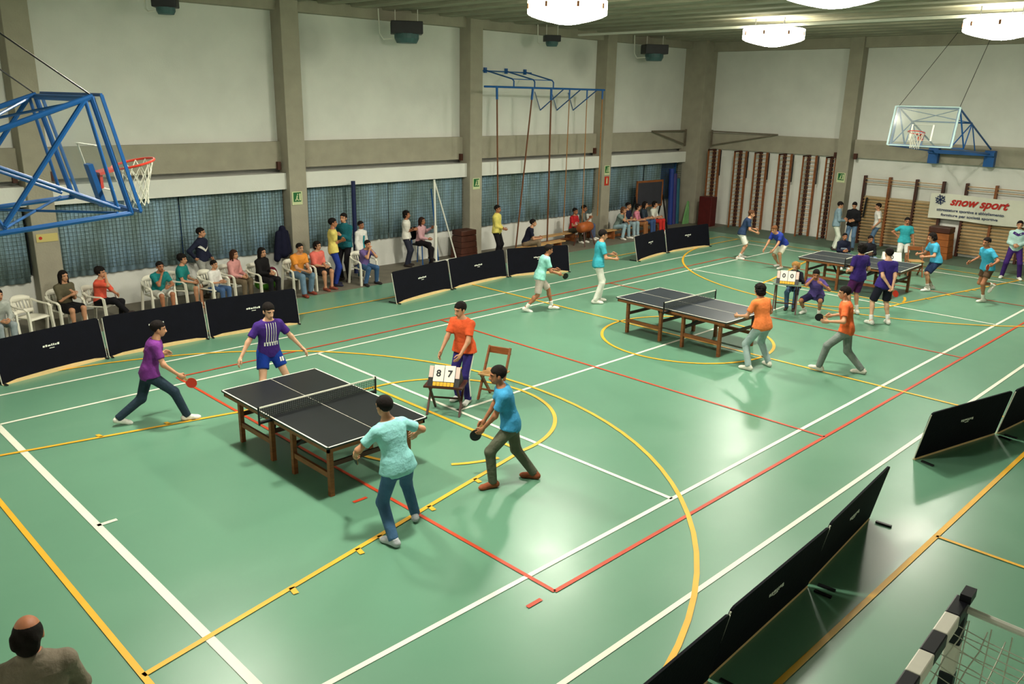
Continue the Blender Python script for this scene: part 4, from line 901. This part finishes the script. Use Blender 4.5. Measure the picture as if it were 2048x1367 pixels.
    np_obj('body', BV, BQ, [sm, cloth(hair_col), lip, skin_m((168, 146, 132))], root, mi)
    # upper garment
    f = 0.014
    tp = [Torso(pel, Mt if abs(tw) < 0.9 else Mp, sc, hem * s, 0.515 * s, f)]
    for i in (0, 1):
        tp.append(Cone(neck - Mp[2] * 0.055 * s, sh[i], 0.062 * g, 0.064 * g))
        if hem < -0.08: tp.append(Cone(hip[i] + Mp[2] * 0.08 * s, hip[i] + (kn[i] - hip[i]) * 0.10, 0.106 * g, 0.130 * g, False, True))
        if sleeve == 'short': tp.append(Cone(sh[i], sh[i] * 0.32 + el[i] * 0.68, 0.062 * g, 0.062 * g, False, True))
        elif sleeve == 'long': tp += [Cone(sh[i], el[i], 0.064 * g, 0.054 * g), Cone(el[i], wr[i] * 0.95 + el[i] * 0.05, 0.054 * g, 0.040 * g, False, True)]
        elif sleeve == 'half': tp += [Cone(sh[i], el[i] * 0.96 + sh[i] * 0.04, 0.063 * g, 0.056 * g, False, True)]
    if sleeve == 'long': tp.append(Cone(neck - Mp[2] * 0.03 * s, neck + Mp[2] * 0.03 * s + V3(0, 0, 0.025 * s), 0.090 * s, 0.074 * s, False, True))
    TV, TQ = field_mesh(tp, vox, 0.03 * s); nm = {'short': 't_shirt', 'half': 'shirt', 'long': 'jacket', 'none': 'vest'}[sleeve]
    np_obj(nm, TV, TQ, [cloth(top)], root)
    # lower garment
    lp = [Torso(pel, Mp, sc, -0.135 * s, 0.09 * s, 0.006)]
    for i in (0, 1):
        if leg == 'long': lp += [Cone(hip[i], kn[i], 0.094 * g, 0.070 * g), Cone(kn[i], an[i] - (kn[i] - an[i]) * 0.035, 0.070 * g, 0.058 * g, False, True)]
        elif leg == 'shorts': lp += [Cone(hip[i], hip[i] * 0.42 + kn[i] * 0.58, 0.098 * g, 0.094 * g, False, True)]
        elif leg == 'bermuda': lp += [Cone(hip[i], hip[i] * 0.1 + kn[i] * 0.9, 0.098 * g, 0.088 * g, False, True)]
        elif leg == 'skirt': lp += [Cone(hip[i], hip[i] * 0.1 + kn[i] * 0.9, 0.105 * g, 0.10 * g, False, True), Cone((hip[0] + hip[1]) / 2, (kn[0] + kn[1]) / 2 * 0.9 + (hip[0] + hip[1]) / 2 * 0.1, 0.10 * g, 0.09 * g, False, True)]
    LV, LQ = field_mesh(lp, vox, 0.03 * s)
    np_obj({'long': 'trousers', 'shorts': 'shorts', 'bermuda': 'shorts', 'skirt': 'skirt'}[leg], LV, LQ, [cloth(bot)], root)
    # shoes, socks, hair
    for i, q in enumerate((1, -1)):
        ft = pose['feet'][i]; yaw = R(ft[2]); pit = R(ft[4]) if len(ft) > 4 else 0.0
        base = an[i] - V3(0, 0, 0.085 * s)
        inst('shoe', SHOE, root, tuple(base), (0, pit, yaw), (s * 1.02, s, s), cloth(shoe))
        if sock is not None:
            sv, sq = field_mesh([Cone(an[i] - V3(0, 0, 0.03 * s), an[i] * 0.68 + kn[i] * 0.32, 0.040 * s, 0.050 * g, False, True)], 0.014, 0.01); np_obj('sock', sv, sq, [cloth(sock)], root)
    ho = inst('hair', HAIR[hair], root, m=cloth(hair_col))
    mm = Matrix(MH.T.tolist()).to_4x4(); mm.translation = Vector(hc.tolist()); ho.matrix_local = mm @ Matrix.Scale(hs * 1.01, 4)
    return dict(root=root, top=tp, bot=lp, frames=frames, pel=pel, Mp=Mp, Mt=Mt, s=s, hip=hip, kn=kn, an=an, k=0.03 * s, el=el, wr=wr, sh=sh, neck=neck)
def fieldval(prims, P, k):
    F = np.ones(len(P))
    for p in prims:
        d = p(P); t = np.clip(0.5 + 0.5 * (F - d) / k, 0, 1); F = F * (1 - t) + d * t - k * t * (1 - t)
    return F
def decal(pd, which, name, starts, direction, half, m, off=0.004):
    """ribbon laid on a garment: start points are marched along `direction` until they meet the cloth"""
    D = unit(direction); P = np.array(starts, float)
    for _ in range(60): P = P + D * np.maximum(-0.02, fieldval(pd[which], P, pd['k']) - off)[:, None] * 0.9
    P = P[np.abs(fieldval(pd[which], P, pd['k']) - off) < 0.03]
    if len(P) < 2: return None
    T = np.gradient(P, axis=0) if len(P) > 1 else np.array([[0, 0, 1.0]]); T = T / (np.linalg.norm(T, axis=1)[:, None] + 1e-9)
    S = np.cross(T, D); S = S / (np.linalg.norm(S, axis=1)[:, None] + 1e-9) * half
    A, Bq = P - S, P + S
    for _ in range(8):
        A = A + D * np.clip(fieldval(pd[which], A, pd['k']) - off, -0.01, 0.01)[:, None] * 0.8; Bq = Bq + D * np.clip(fieldval(pd[which], Bq, pd['k']) - off, -0.01, 0.01)[:, None] * 0.8
    return MB().strip(A.tolist(), Bq.tolist()).build(name, m, pd['root'])
def bat(pd, i, label, red=True, roll=0.0):
    """table tennis bat held in hand i of a figure"""
    w, F = pd['frames'][i]; Mw = Matrix.Translation(pd['root'].location) @ Matrix.Rotation(pd['root'].rotation_euler[2], 4, 'Z')
    m = Matrix(np.stack([F[0], F[1], F[2]]).T.tolist()).to_4x4(); m.translation = Vector((w + F[0] * 0.075 - F[2] * 0.022).tolist())
    m = m @ Matrix.Rotation(R(roll), 4, 'X')
    o = bpy.data.objects.new('table_tennis_bat', None); COL.objects.link(o); o.matrix_world = Mw @ m; tag(o, label, 'bat', 'table tennis bats')
    d = []
    for k in range(20): a = 2 * math.pi * k / 20; d.append((0.15 + 0.08 * math.cos(a), 0.075 * math.sin(a)))
    MB().prism(d, 'z', -0.003, 0.003).build('blade', M_LTWOOD, o)
    for q in (-1, 1): MB().prism(d, 'z', q * 0.0035, q * 0.006).build('rubber', M_RED if red else M_BLACK, o)
    MB().box((0.03, 0, 0), (0.10, 0.03, 0.022)).build('handle', M_LTWOOD, o)
    return o

# ---------------------------------------------------------------- people: players and umpires
SKIN, TAN, PALE = (196, 142, 108), (170, 112, 80), (214, 166, 134)
GP, GU, GS = 'players on the courts', 'umpires and helpers', 'spectators along the walls'
def P(pel=None, **k):
    d = dict(STAND); d.update(k)
    if pel: d['pel'] = pel
    return d
p = person('player in a magenta shirt and dark jeans lunging beside the near table', -10.15, 2.70, -18, 1.76, P((0.02, 0, 0.80), lean=(16, 0), feet=((-0.46, 0.08, 10, 0.03, 18), (0.48, -0.10, 0)), hands=((0.25, 0.42, 0.95), (0.40, -0.30, 0.80)), grip=('relax', 'grip')),
           (118, 52, 132), (42, 58, 72), 'short', SKIN, (230, 228, 218), vox=0.014, group=GP, head=(0, 8))
bat(p, 1, 'red table tennis bat of the lunging player in magenta')
p = person('player in a purple shirt with white stripes and blue shorts', -8.44, 2.20, -97, 1.80, P((0, 0, 0.88), lean=(8, 0), feet=((0.05, 0.26, 15), (0.02, -0.24, -15)), hands=((0.18, 0.50, 0.86), (0.12, -0.48, 0.88)), grip='relax'),
           (66, 40, 120), (24, 58, 150), 'short', PALE, (230, 228, 218), sock=(230, 228, 218), vox=0.014, leg='shorts', hem=-0.06, group=GP, head=(6, 16))
for k in range(5): decal(p, 'top', 'shirt_stripe', [(0.5, -0.075 + 0.0375 * k, z) for z in np.linspace(1.04, 1.36, 12) * p['s']], (-1, 0, 0), 0.005, M_WHITE)
for k in range(6): decal(p, 'top', 'shirt_letter', [(0.5, -0.10 + 0.04 * k, z) for z in np.linspace(1.0, 1.06, 4) * p['s']], (-1, 0, 0), 0.010, M_WHITE)
decal(p, 'bot', 'shorts_number', [(0.5, 0.13, z) for z in np.linspace(0.74, 0.80, 4) * p['s']], (-1, 0, 0), 0.012, M_WHITE); decal(p, 'bot', 'shorts_number', [(0.5, 0.17, z) for z in np.linspace(0.74, 0.80, 4) * p['s']], (-1, 0, 0), 0.016, M_WHITE)
p = person('player in a light cyan shirt and blue jeans seen from behind', -9.40, -2.50, 80, 1.78, P((-0.04, 0.06, 0.86), lean=(15, 6), twist=8, feet=((-0.20, 0.22, 20), (0.18, -0.25, -25, 0.01)), hands=((0.32, 0.40, 0.92), (0.30, -0.34, 1.02)), grip=('grip', 'relax'), elbow=((-0.4, 0.8, -0.2), (-0.7, -0.8, 0.0))),
           (150, 214, 214), (70, 104, 140), 'short', SKIN, (196, 198, 204), vox=0.013, group=GP, head=(10, 6))
bat(p, 0, 'dark table tennis bat held low by the cyan player', False)
p = person('player in a bright blue shirt and olive trousers', -7.58, -2.42, 140, 1.74, P((0.02, 0.02, 0.87), lean=(15, 4), feet=((0.25, 0.13, 20), (-0.31, -0.12, -20)), hands=((0.38, 0.12, 0.82), (0.36, -0.16, 0.80))),
           (64, 150, 196), (96, 98, 82), 'short', TAN, (150, 82, 54), vox=0.013, group=GP, head=(6, 6))
bat(p, 1, 'dark bat in the hand of the player in olive trousers', False)
p = person('umpire in an orange shirt leaning on the scoreboard', -6.02, 0.26, 196, 1.76, P((0, 0, 0.92), lean=(10, 0), feet=((0.06, 0.10, 10), (0.0, -0.12, -12)), hands=((0.38, 0.16, 0.92), (0.40, -0.20, 0.90))),
           (226, 92, 50), (50, 42, 110), 'short', SKIN, (222, 222, 214), vox=0.014, group=GU, head=(-18, 14))
for i, q in enumerate((1, -1)): decal(p, 'bot', 'side_stripe', [a_ + (b_ - a_) * t + V3(0, q * 0.25, 0) for a_, b_ in ((p['an'][i], p['kn'][i]), (p['kn'][i], p['hip'][i])) for t in np.linspace(0.12, 0.95, 7)], (0, -q, 0), 0.018, M_WHITE)
p = person('player in a pale turquoise shirt walking in white shorts', -0.70, 3.66, -30, 1.70, P((0, 0, 0.86), lean=(18, 0), feet=((0.36, 0.08, 0), (-0.36, -0.08, 0, 0.02, 16)), hands=((0.42, 0.12, 0.98), (0.44, -0.14, 0.92)), grip=('relax', 'grip')),
           (150, 216, 204), (206, 190, 180), 'short', TAN, (235, 233, 224), sock=(235, 233, 224), leg='bermuda', vox=0.015, group=GP, head=(4, 16))
bat(p, 1, 'dark bat held by the player in pale turquoise', False)
p = person('player in a teal shirt and long white trousers', 0.98, 3.30, -38, 1.84, P((0, 0, 0.93), lean=(6, 0), feet=((0.08, 0.10, 10), (-0.05, -0.11, -10)), hands=((0.34, 0.14, 1.12), (0.36, -0.14, 1.06))),
           (60, 166, 182), (226, 226, 214), 'short', SKIN, (225, 222, 210), vox=0.015, group=GP, head=(0, 12))
p = person('far player in a navy shirt and white shorts', 9.10, 4.15, -55, 1.68, P((0, 0, 0.88), lean=(22, 0), feet=((0.06, 0.16, 10), (-0.04, -0.16, -10)), hands=((0.42, 0.20, 0.98), (0.44, -0.16, 0.92))),
           (44, 62, 92), (222, 222, 210), 'short', SKIN, (220, 214, 204), sock=(220, 214, 204), leg='bermuda', vox=0.018, group=GP, head=(0, 10), hair_col=(92, 60, 40))
p = person('far player in a royal blue shirt bending over in white shorts', 8.70, 2.55, 168, 1.66, P((-0.05, 0, 0.80), lean=(48, 0), feet=((0.12, 0.16, 5), (-0.16, -0.18, -5)), hands=((0.58, 0.18, 0.66), (0.56, -0.20, 0.62))),
           (42, 60, 148), (232, 228, 208), 'short', SKIN, (220, 214, 204), leg='bermuda', vox=0.018, group=GP, head=(0, 20), hair_col=(112, 72, 44))
p = person('player in an orange shirt and light jeans seen from behind', -0.72, -2.10, 78, 1.72, P((0, 0, 0.86), lean=(14, 0), feet=((0.02, 0.27, 15), (0.0, -0.27, -18)), hands=((0.40, 0.26, 0.98), (0.34, -0.36, 0.92)), grip=('relax', 'grip')),
           (238, 130, 70), (160, 180, 178), 'bob', SKIN, (224, 222, 206), vox=0.015, group=GP, head=(0, 4))
bat(p, 1, 'dark bat of the orange-shirted player in light jeans', False)
p = person('player in an orange shirt and grey trousers striding', 0.22, -3.28, 112, 1.76, P((0, 0, 0.85), lean=(10, 0), feet=((0.40, 0.12, 5, 0.02, -12), (-0.34, -0.10, -5)), hands=((0.32, 0.32, 1.02), (0.30, -0.36, 0.98)), grip=('relax', 'grip')),
           (226, 106, 58), (120, 130, 124), 'short', SKIN, (220, 214, 200), vox=0.015, group=GP, head=(10, 6))
bat(p, 1, 'dark bat of the striding player in grey trousers', False)
person('boy in a purple shirt and maroon shorts seen from behind', 4.78, -1.48, 64, 1.74, P(hands=((0.20, 0.16, 1.02), (0.20, -0.18, 1.0))), (58, 40, 112), (84, 34, 88), 'bob', SKIN, (220, 218, 208), sock=(220, 218, 208), leg='bermuda', vox=0.016, group=GP)
p = person('boy in a purple shirt holding a red bat behind his back', 4.34, -2.28, 52, 1.80, P((0, 0, 0.92), feet=((0.0, 0.20, 12), (0.0, -0.20, -12)), hands=((-0.22, 0.03, 0.92), (-0.24, -0.04, 0.88)), elbow=((-0.5, 1, 0), (-0.5, -1, 0)), grip=('relax', 'grip')),
           (58, 44, 122), (30, 30, 44), 'short', PALE, (222, 220, 210), sock=(226, 226, 220), leg='bermuda', vox=0.015, group=GP)
bat(p, 0, 'bright red bat held behind the boy in purple', True, 80)
person('blond child umpire in a black jacket at the score table', 4.32, -0.14, 200, 1.45, P((0, 0, 0.62), lean=(16, 0), feet=((0.42, 0.10, 5), (0.40, -0.10, -5)), hands=((0.46, 0.14, 0.98), (0.46, -0.16, 0.96))), (26, 26, 36), (84, 112, 146), 'bob', PALE, (60, 50, 46), sleeve='long', vox=0.015, group=GU, hair_col=(176, 130, 72), head=(-10, 14))
person('boy in a mauve shirt crouching with his hand to his chin', 4.02, -0.86, 192, 1.62, dict(pel=(-0.05, 0, 0.52), lean=(30, 0), feet=((0.16, 0.16, 8), (0.02, -0.24, -20, 0.0)), hands=((0.44, 0.22, 0.90), (0.34, -0.03, 1.02)), elbow=((0.2, 0.8, -0.6), (0.5, -0.5, -0.8)), knee=((1, 0.25, 0.6), (1, -0.3, 0.5))), (92, 74, 142), (38, 36, 70), 'short', TAN, (228, 226, 216), sock=(228, 226, 216), leg='bermuda', vox=0.015, group=GU, head=(14, 18))
person('player in a sky blue shirt and navy shorts ready at the far table', 9.05, -1.72, 134, 1.70, P((-0.04, 0, 0.86), lean=(20, 0), feet=((0.16, 0.14, 10), (-0.10, -0.16, -10)), hands=((0.42, 0.22, 0.98), (0.44, -0.12, 1.0)), grip=('grip', 'grip')), (70, 166, 200), (40, 56, 90), 'bob', SKIN, (235, 233, 226), sock=(214, 208, 196), leg='bermuda', vox=0.017, group=GP, head=(0, 10))
p = person('player in a sky blue shirt running on one leg with a red bat', 8.72, -3.12, 146, 1.72, P((0.02, 0, 0.92), lean=(14, 0), feet=((0.04, 0.06, 0), (-0.36, -0.10, 0, 0.34, 50)), hands=((0.28, 0.46, 1.08), (0.2, -0.40, 1.0)), grip=('grip', 'relax')), (64, 164, 196), (86, 66, 50), 'short', TAN, (226, 224, 210), sock=(226, 224, 210), leg='shorts', vox=0.017, group=GP, head=(10, 6))
bat(p, 0, 'red bat of the running player in sky blue')
p = person('man in a white and turquoise tracksuit top and purple trousers', 12.60, -2.68, 196, 1.74, P((0, 0, 0.91), feet=((0.02, 0.22, 18), (0.02, -0.22, -14)), hands=((0.20, 0.05, 1.0), (0.22, -0.06, 1.02))), (176, 208, 202), (62, 36, 104), 'short', SKIN, (230, 228, 216), sleeve='long', vox=0.017, group=GU, hem=-0.08)
decal(p, 'top', 'jacket_panel', [(0.5, yy, 1.30 * p['s'] + 0.05 * abs(yy) / 0.1) for yy in np.linspace(-0.13, 0.13, 9)], (-1, 0, 0), 0.035, cloth((62, 36, 104)))
person('umpire in a teal shirt with his hand on his hip', 11.70, 0.12, 212, 1.58, P(hands=((0.10, 0.30, 0.82), (-0.02, -0.20, 1.04)), elbow=((-0.6, 0.5, -0.6), (-0.4, -1, 0.0)), feet=((0.02, 0.13, 12), (0.02, -0.13, -12))), (52, 160, 170), (220, 220, 212), 'short', TAN, (220, 216, 206), leg='bermuda', vox=0.018, group=GU, head=(0, 6))
person('man in a denim jacket and white trousers looking down', 13.15, 2.95, -58, 1.68, P(hands=((0.26, 0.08, 1.10), (0.28, -0.06, 1.06)), lean=(4, 0)), (128, 152, 164), (216, 220, 206), 'short', SKIN, (70, 60, 54), sleeve='long', vox=0.018, group=GS, head=(0, 20))
person('man in a black jacket and jeans beside the denim jacket', 13.70, 2.62, 190, 1.66, P(hands=((0.26, 0.10, 1.08), (0.26, -0.08, 1.06)), lean=(4, 0)), (26, 26, 30), (94, 120, 148), 'short', SKIN, (50, 44, 42), sleeve='long', vox=0.018, group=GS, head=(0, 20))
person('man in a white shirt and jeans with a hand on his hip', 14.25, 2.00, 118, 1.64, P(hands=((0.12, 0.24, 0.90), (-0.06, -0.20, 1.02)), elbow=((-0.6, 0.5, -0.6), (-0.4, -1, 0.0)), lean=(4, 4)), (232, 228, 220), (88, 114, 142), 'short', SKIN, (60, 50, 46), vox=0.018, group=GS, head=(10, 6))
folding_chair(10.75, -0.62, 215, 'dark folding chair beside the umpire in teal')
bench(10.35, 1.0, 90, 1.9, 'low wooden bench of the two seated helpers behind the far table')
LOW = dict(SIT, pel=(0, 0, 0.455), feet=((0.46, 0.12, 8), (0.44, -0.12, -8)))
p = person('helper in a navy sweatshirt with a pale print seated behind the far table', 10.35, 1.40, 222, 1.48, LOW, (24, 28, 48), (60, 74, 104), 'short', TAN, (200, 196, 188), sleeve='long', vox=0.018, group=GU)
decal(p, 'top', 'chest_print', [(0.5, yy, 0.70 * p['s']) for yy in np.linspace(-0.09, 0.09, 7)], (-1, 0, 0), 0.025, cloth((150, 160, 176)))
person('helper in a black jacket seated next to the teal umpire', 10.35, 0.62, 218, 1.52, LOW, (28, 28, 36), (96, 120, 150), 'short', TAN, (200, 196, 188), sleeve='long', vox=0.018, group=GU, head=(10, 8))
person('bald man in a grey jacket at the bottom edge of the picture', -13.58, -4.26, 75, 1.74, P(hands=((0.28, 0.05, 1.02), (0.30, -0.10, 1.0)), elbow=((0, 0.7, -1), (0.0, -0.7, -1)), lean=(4, 0)), (132, 122, 106), (50, 48, 52), 'bald', (186, 120, 86), (40, 34, 32), sleeve='long', vox=0.012, fat=1.08, group=GS, head=(-6, 10))

# ---------------------------------------------------------------- people: spectators on the window side
def sitter(label, x, y, hd, H, top, bot, hair, skin=SKIN, pose=SIT, ch=None, chd=None, **k):
    k.setdefault('vox', 0.016); k.setdefault('hem', -0.05)
    if ch: chair(x - 0.02 * math.cos(R(hd)), y - 0.02 * math.sin(R(hd)), chd if chd is not None else hd, ch)
    return person(label, x, y, hd, H, pose, top, bot, hair, skin, group=GS, **k)
CHIN = dict(SIT, lean=(18, 0), hands=((0.42, 0.06, 0.70), (0.30, -0.03, 0.98)), elbow=((-0.2, 0.8, -0.6), (0.3, -0.4, -0.9)))
LEGX = dict(SIT, feet=((0.42, 0.06, 0), (0.56, 0.06, 10, 0.20, -15)), hands=((0.36, 0.08, 0.70), (0.38, -0.08, 0.68)))
sitter('person in a pale grey jacket and light jeans cut by the left edge', -10.72, 8.55, -80, 1.60, (176, 180, 172), (150, 160, 164), 'short', pose=dict(SIT, lean=(24, 0), hands=((0.40, 0.08, 0.62), (0.42, -0.08, 0.62))), ch='white plastic chair under the person at the left edge', sleeve='long', shoe=(196, 120, 104))
chair(-10.05, 8.85, -62, 'empty white plastic chair near the left edge')
sitter('woman in an olive top and black skirt with long dark hair', -9.36, 8.98, -72, 1.66, (92, 86, 66), (22, 20, 22), 'long', pose=dict(SIT, hands=((0.30, 0.02, 0.86), (0.32, -0.04, 0.82))), ch='white plastic chair of the woman in olive', leg='skirt', shoe=(40, 34, 32), sleeve='half')
sitter('curly-haired person in a coral shirt and black trousers', -8.66, 8.98, -46, 1.62, (226, 92, 70), (26, 24, 28), 'curly', pose=dict(LEGX, hands=((0.36, 0.10, 0.68), (0.22, -0.06, 1.12)), elbow=((-0.2, 0.8, -0.6), (0.4, -0.6, -0.7))), ch='white plastic chair of the person in coral', sleeve='half', shoe=(60, 50, 48))
sitter('boy in a teal shirt and white shorts resting his chin on his hand', -7.38, 9.10, -84, 1.62, (34, 128, 128), (214, 212, 200), 'short', TAN, pose=CHIN, ch='white plastic chair of the chin-resting boy in teal', leg='bermuda', shoe=(150, 90, 70))
sitter('boy in a teal shirt and grey shorts turned to the right', -6.74, 9.34, -48, 1.62, (34, 128, 124), (120, 130, 112), 'curly', ch='white plastic chair of the turned boy in teal', leg='bermuda', shoe=(170, 120, 90))
p = person('man standing in a navy jacket with a white chevron', -5.92, 9.95, -58, 1.72, P(hands=((0.16, 0.16, 0.96), (-0.04, -0.22, 1.0)), elbow=((-0.6, 0.5, -0.6), (-0.4, -1, 0))), (34, 38, 58), (160, 160, 152), 'short', SKIN, (90, 80, 70), sleeve='long', vox=0.016, group=GS, head=(16, 0), hem=-0.04)
decal(p, 'top', 'white_chevron', [(0.5, yy, (1.16 + 0.75 * abs(yy)) * p['s']) for yy in np.linspace(-0.17, 0.17, 15)], (-1, 0, 0), 0.024, M_WHITE)
sitter('small child in a white shirt and jeans', -6.14, 8.98, -66, 1.42, (228, 224, 218), (70, 96, 136), 'short', pose=dict(SIT, hands=((0.34, 0.04, 0.74), (0.34, -0.06, 0.72))), ch='white plastic chair of the small child', sleeve='half')
sitter('girl in a pink cardigan with long brown hair', -5.50, 9.27, -62, 1.60, (214, 150, 146), (112, 98, 78), 'long', ch='white plastic chair of the girl in pink', sleeve='long', hair_col=(58, 34, 24), shoe=(120, 90, 70))
sitter('woman in a black jacket with long dark hair', -4.92, 8.98, -70, 1.64, (24, 22, 24), (28, 26, 30), 'long', ch='white plastic chair of the woman in black', sleeve='long', pose=dict(SIT, hands=((0.32, 0.03, 0.72), (0.34, -0.04, 0.68))), shoe=(60, 44, 40))
sitter('man in an orange polo shirt and jeans leaning forward', -4.02, 8.86, -84, 1.72, (226, 142, 56), (104, 130, 150), 'short', pose=dict(SIT, lean=(16, 0), feet=((0.34, 0.16, 10), (0.50, -0.16, -8)), hands=((0.46, 0.05, 0.66), (0.46, -0.05, 0.64))), ch='white plastic chair of the man in the orange polo', shoe=(130, 62, 48), fat=1.08)
sitter('woman in a salmon shirt and black skirt', -3.36, 9.02, -74, 1.62, (226, 112, 100), (26, 22, 24), 'bob', pose=dict(SIT, hands=((0.34, 0.02, 0.66), (0.34, -0.04, 0.66))), ch='white plastic chair of the woman in salmon', leg='skirt', sleeve='half', fat=1.12, shoe=(130, 70, 56))
person('man in a yellow shirt and blue trousers with folded arms', -2.86, 8.98, -28, 1.80, CROSS, (226, 206, 112), (38, 58, 140), 'short', TAN, (40, 40, 60), vox=0.016, group=GS)
person('man in a teal jacket and black trousers facing the yellow shirt', -2.26, 9.34, 206, 1.84, dict(CROSS, hands=((0.22, 0.02, 1.20), (0.24, 0.06, 1.10))), (30, 98, 108), (26, 24, 28), 'short', SKIN, (60, 50, 46), sleeve='long', vox=0.016, group=GS)
p = person('boy in a white jacket over a teal shirt standing by the padded post', -1.74, 9.35, -78, 1.58, P(hands=((0.08, 0.24, 0.84), (0.10, -0.24, 0.84))), (224, 222, 216), (60, 110, 130), 'short', TAN, (200, 196, 188), sleeve='long', vox=0.016, group=GS)
decal(p, 'top', 'open_front', [(0.5, 0.0, z) for z in np.linspace(0.84, 1.30, 12) * p['s']], (-1, 0, 0), 0.035, cloth((40, 130, 140)))
sitter('boy in a lilac shirt and jeans with hands at his mouth', -2.10, 8.75, -86, 1.60, (112, 92, 146), (60, 92, 130), 'short', pose=dict(SIT, lean=(20, 0), feet=((0.34, 0.20, 12), (0.34, -0.20, -12)), hands=((0.34, 0.03, 1.02), (0.34, -0.03, 1.02)), elbow=((0.2, 0.6, -0.9), (0.2, -0.6, -0.9))), ch='white plastic chair in front of the boy in the white jacket', shoe=(44, 40, 40))
person('woman in a white blouse standing with folded arms', 0.18, 9.85, -52, 1.66, CROSS, (230, 226, 214), (44, 46, 60), 'bob', TAN, (50, 44, 42), sleeve='half', vox=0.017, group=GS, hem=-0.14)
o = empty('stool_chair', (0.70, 9.87, 0), R(-70), label='dark chair with tall blue legs beside the white stand', cat='chair')
MB().box((0, 0, 0.60), (0.40, 0.40, 0.04)).build('seat', M_BLACK, o, bevel=0.01); MB().bar((-0.20, 0, 0.72), (-0.25, 0, 1.08), 0.36, 0.03, up=(1, 0, 0)).build('backrest', M_NAVY, o, bevel=0.01)
for q in (-1, 1):
    MB().bar((0.17, q * 0.17, 0.6), (0.21, q * 0.2, 0.0), 0.025).build('leg', M_BLUE, o); MB().bar((-0.17, q * 0.17, 0.6), (-0.23, q * 0.2, 0.0), 0.025).build('leg', M_BLUE, o); MB().bar((-0.18, q * 0.15, 0.6), (-0.24, q * 0.15, 1.0), 0.022).build('back_post', M_BLUE, o)
sitter('girl in a pink top and black leggings on the tall chair', 0.70, 9.87, -70, 1.60, (206, 160, 166), (30, 26, 30), 'long', TAN, pose=dict(SIT, pel=(0, 0, 0.74), feet=((0.36, 0.10, 5), (0.42, -0.06, -5, 0.20, 10)), hands=((0.20, 0.40, 1.14), (0.34, -0.05, 0.86))), sleeve='long', hair_col=(50, 30, 24), shoe=(40, 36, 36))
person('man in a yellow top and black trousers by the straight climbing pole', 2.95, 8.95, -68, 1.70, dict(STAND, hands=((0.22, -0.02, 1.02), (0.24, 0.0, 1.0))), (222, 208, 110), (24, 22, 26), 'short', TAN, (30, 28, 28), sleeve='long', vox=0.017, group=GS)
sitter('man in a navy shirt sitting on the bench by the barrier', 4.05, 8.78, -42, 1.70, (30, 32, 50), (130, 112, 92), 'short', pose=dict(LOW, lean=(20, 0), hands=((0.44, 0.06, 0.62), (0.46, -0.06, 0.60))), shoe=(60, 50, 46))
p = sitter('spectator in a red shirt with a white print', 7.35, 9.72, -82, 1.66, (186, 40, 46), (74, 70, 56), 'short', TAN, pose=LOW)
decal(p, 'top', 'white_print', [(0.5, 0.0, z) for z in np.linspace(0.62, 0.74, 5) * p['s']], (-1, 0, 0), 0.06, M_WHITE)
sitter('spectator in a grey shirt beside the red shirt', 8.02, 9.90, -64, 1.70, (110, 112, 106), (84, 94, 122), 'short', TAN, pose=dict(LOW, hands=((0.30, 0.0, 0.80), (0.32, 0.0, 0.78))), sleeve='half')
sitter('spectator in light jeans resting the face on one hand', 9.20, 9.22, -84, 1.66, (120, 138, 132), (150, 178, 188), 'bob', pose=dict(LOW, lean=(22, 0), feet=((0.40, 0.22, 12), (0.40, -0.22, -12)), hands=((0.44, 0.10, 0.60), (0.32, 0.0, 0.92)), elbow=((-0.2, 0.8, -0.6), (0.3, -0.4, -0.9))), hair_col=(96, 62, 40))
sitter('spectator in a dark blue shirt on the long bench', 9.78, 9.30, -80, 1.74, (40, 42, 66), (150, 172, 180), 'short', pose=LOW)
sitter('spectator in a pink shirt and brown trousers on the long bench', 10.25, 9.22, -66, 1.62, (214, 130, 150), (150, 100, 62), 'bob', pose=LOW, sleeve='half')
sitter('spectator in a dark vest over a grey shirt on the long bench', 10.72, 9.25, -70, 1.70, (48, 60, 72), (60, 84, 128), 'long', pose=LOW, sleeve='half')
sitter('spectator in a white shirt and red trousers on the long bench', 11.30, 9.22, -78, 1.66, (226, 226, 214), (206, 52, 46), 'bob', pose=LOW, sleeve='half')

# ---------------------------------------------------------------- bags and coats
def soft(name, prims, m, label, cat, h=0.02):
    V, Q = field_mesh(prims, h, 0.05); o = np_obj(name, V, Q, [m], None); return tag(o, label, cat)
soft('sports_bag', [Ell((-4.45, 9.62, 0.17), (0.30, 0.17, 0.16)), Ell((-4.62, 9.62, 0.22), (0.12, 0.14, 0.14))], cloth((92, 168, 50)), 'bright green sports bag on the floor between chairs', 'bag')
soft('sports_bag', [Ell((-4.15, 9.85, 0.26), (0.15, 0.14, 0.25)), Ell((-4.15, 9.85, 0.42), (0.10, 0.10, 0.10))], cloth((110, 30, 52)), 'dark red bag standing behind the green bag', 'bag')
soft('hanging_coat', [Cone((-3.72, 9.98, 1.45), (-3.74, 9.96, 0.85), 0.09, 0.16), Cone((-3.60, 10.0, 1.35), (-3.56, 9.98, 0.85), 0.06, 0.08), Cone((-3.86, 9.98, 1.35), (-3.92, 9.96, 0.7), 0.06, 0.09)], cloth((22, 24, 46)), 'dark navy coat hanging beside the column', 'coat')
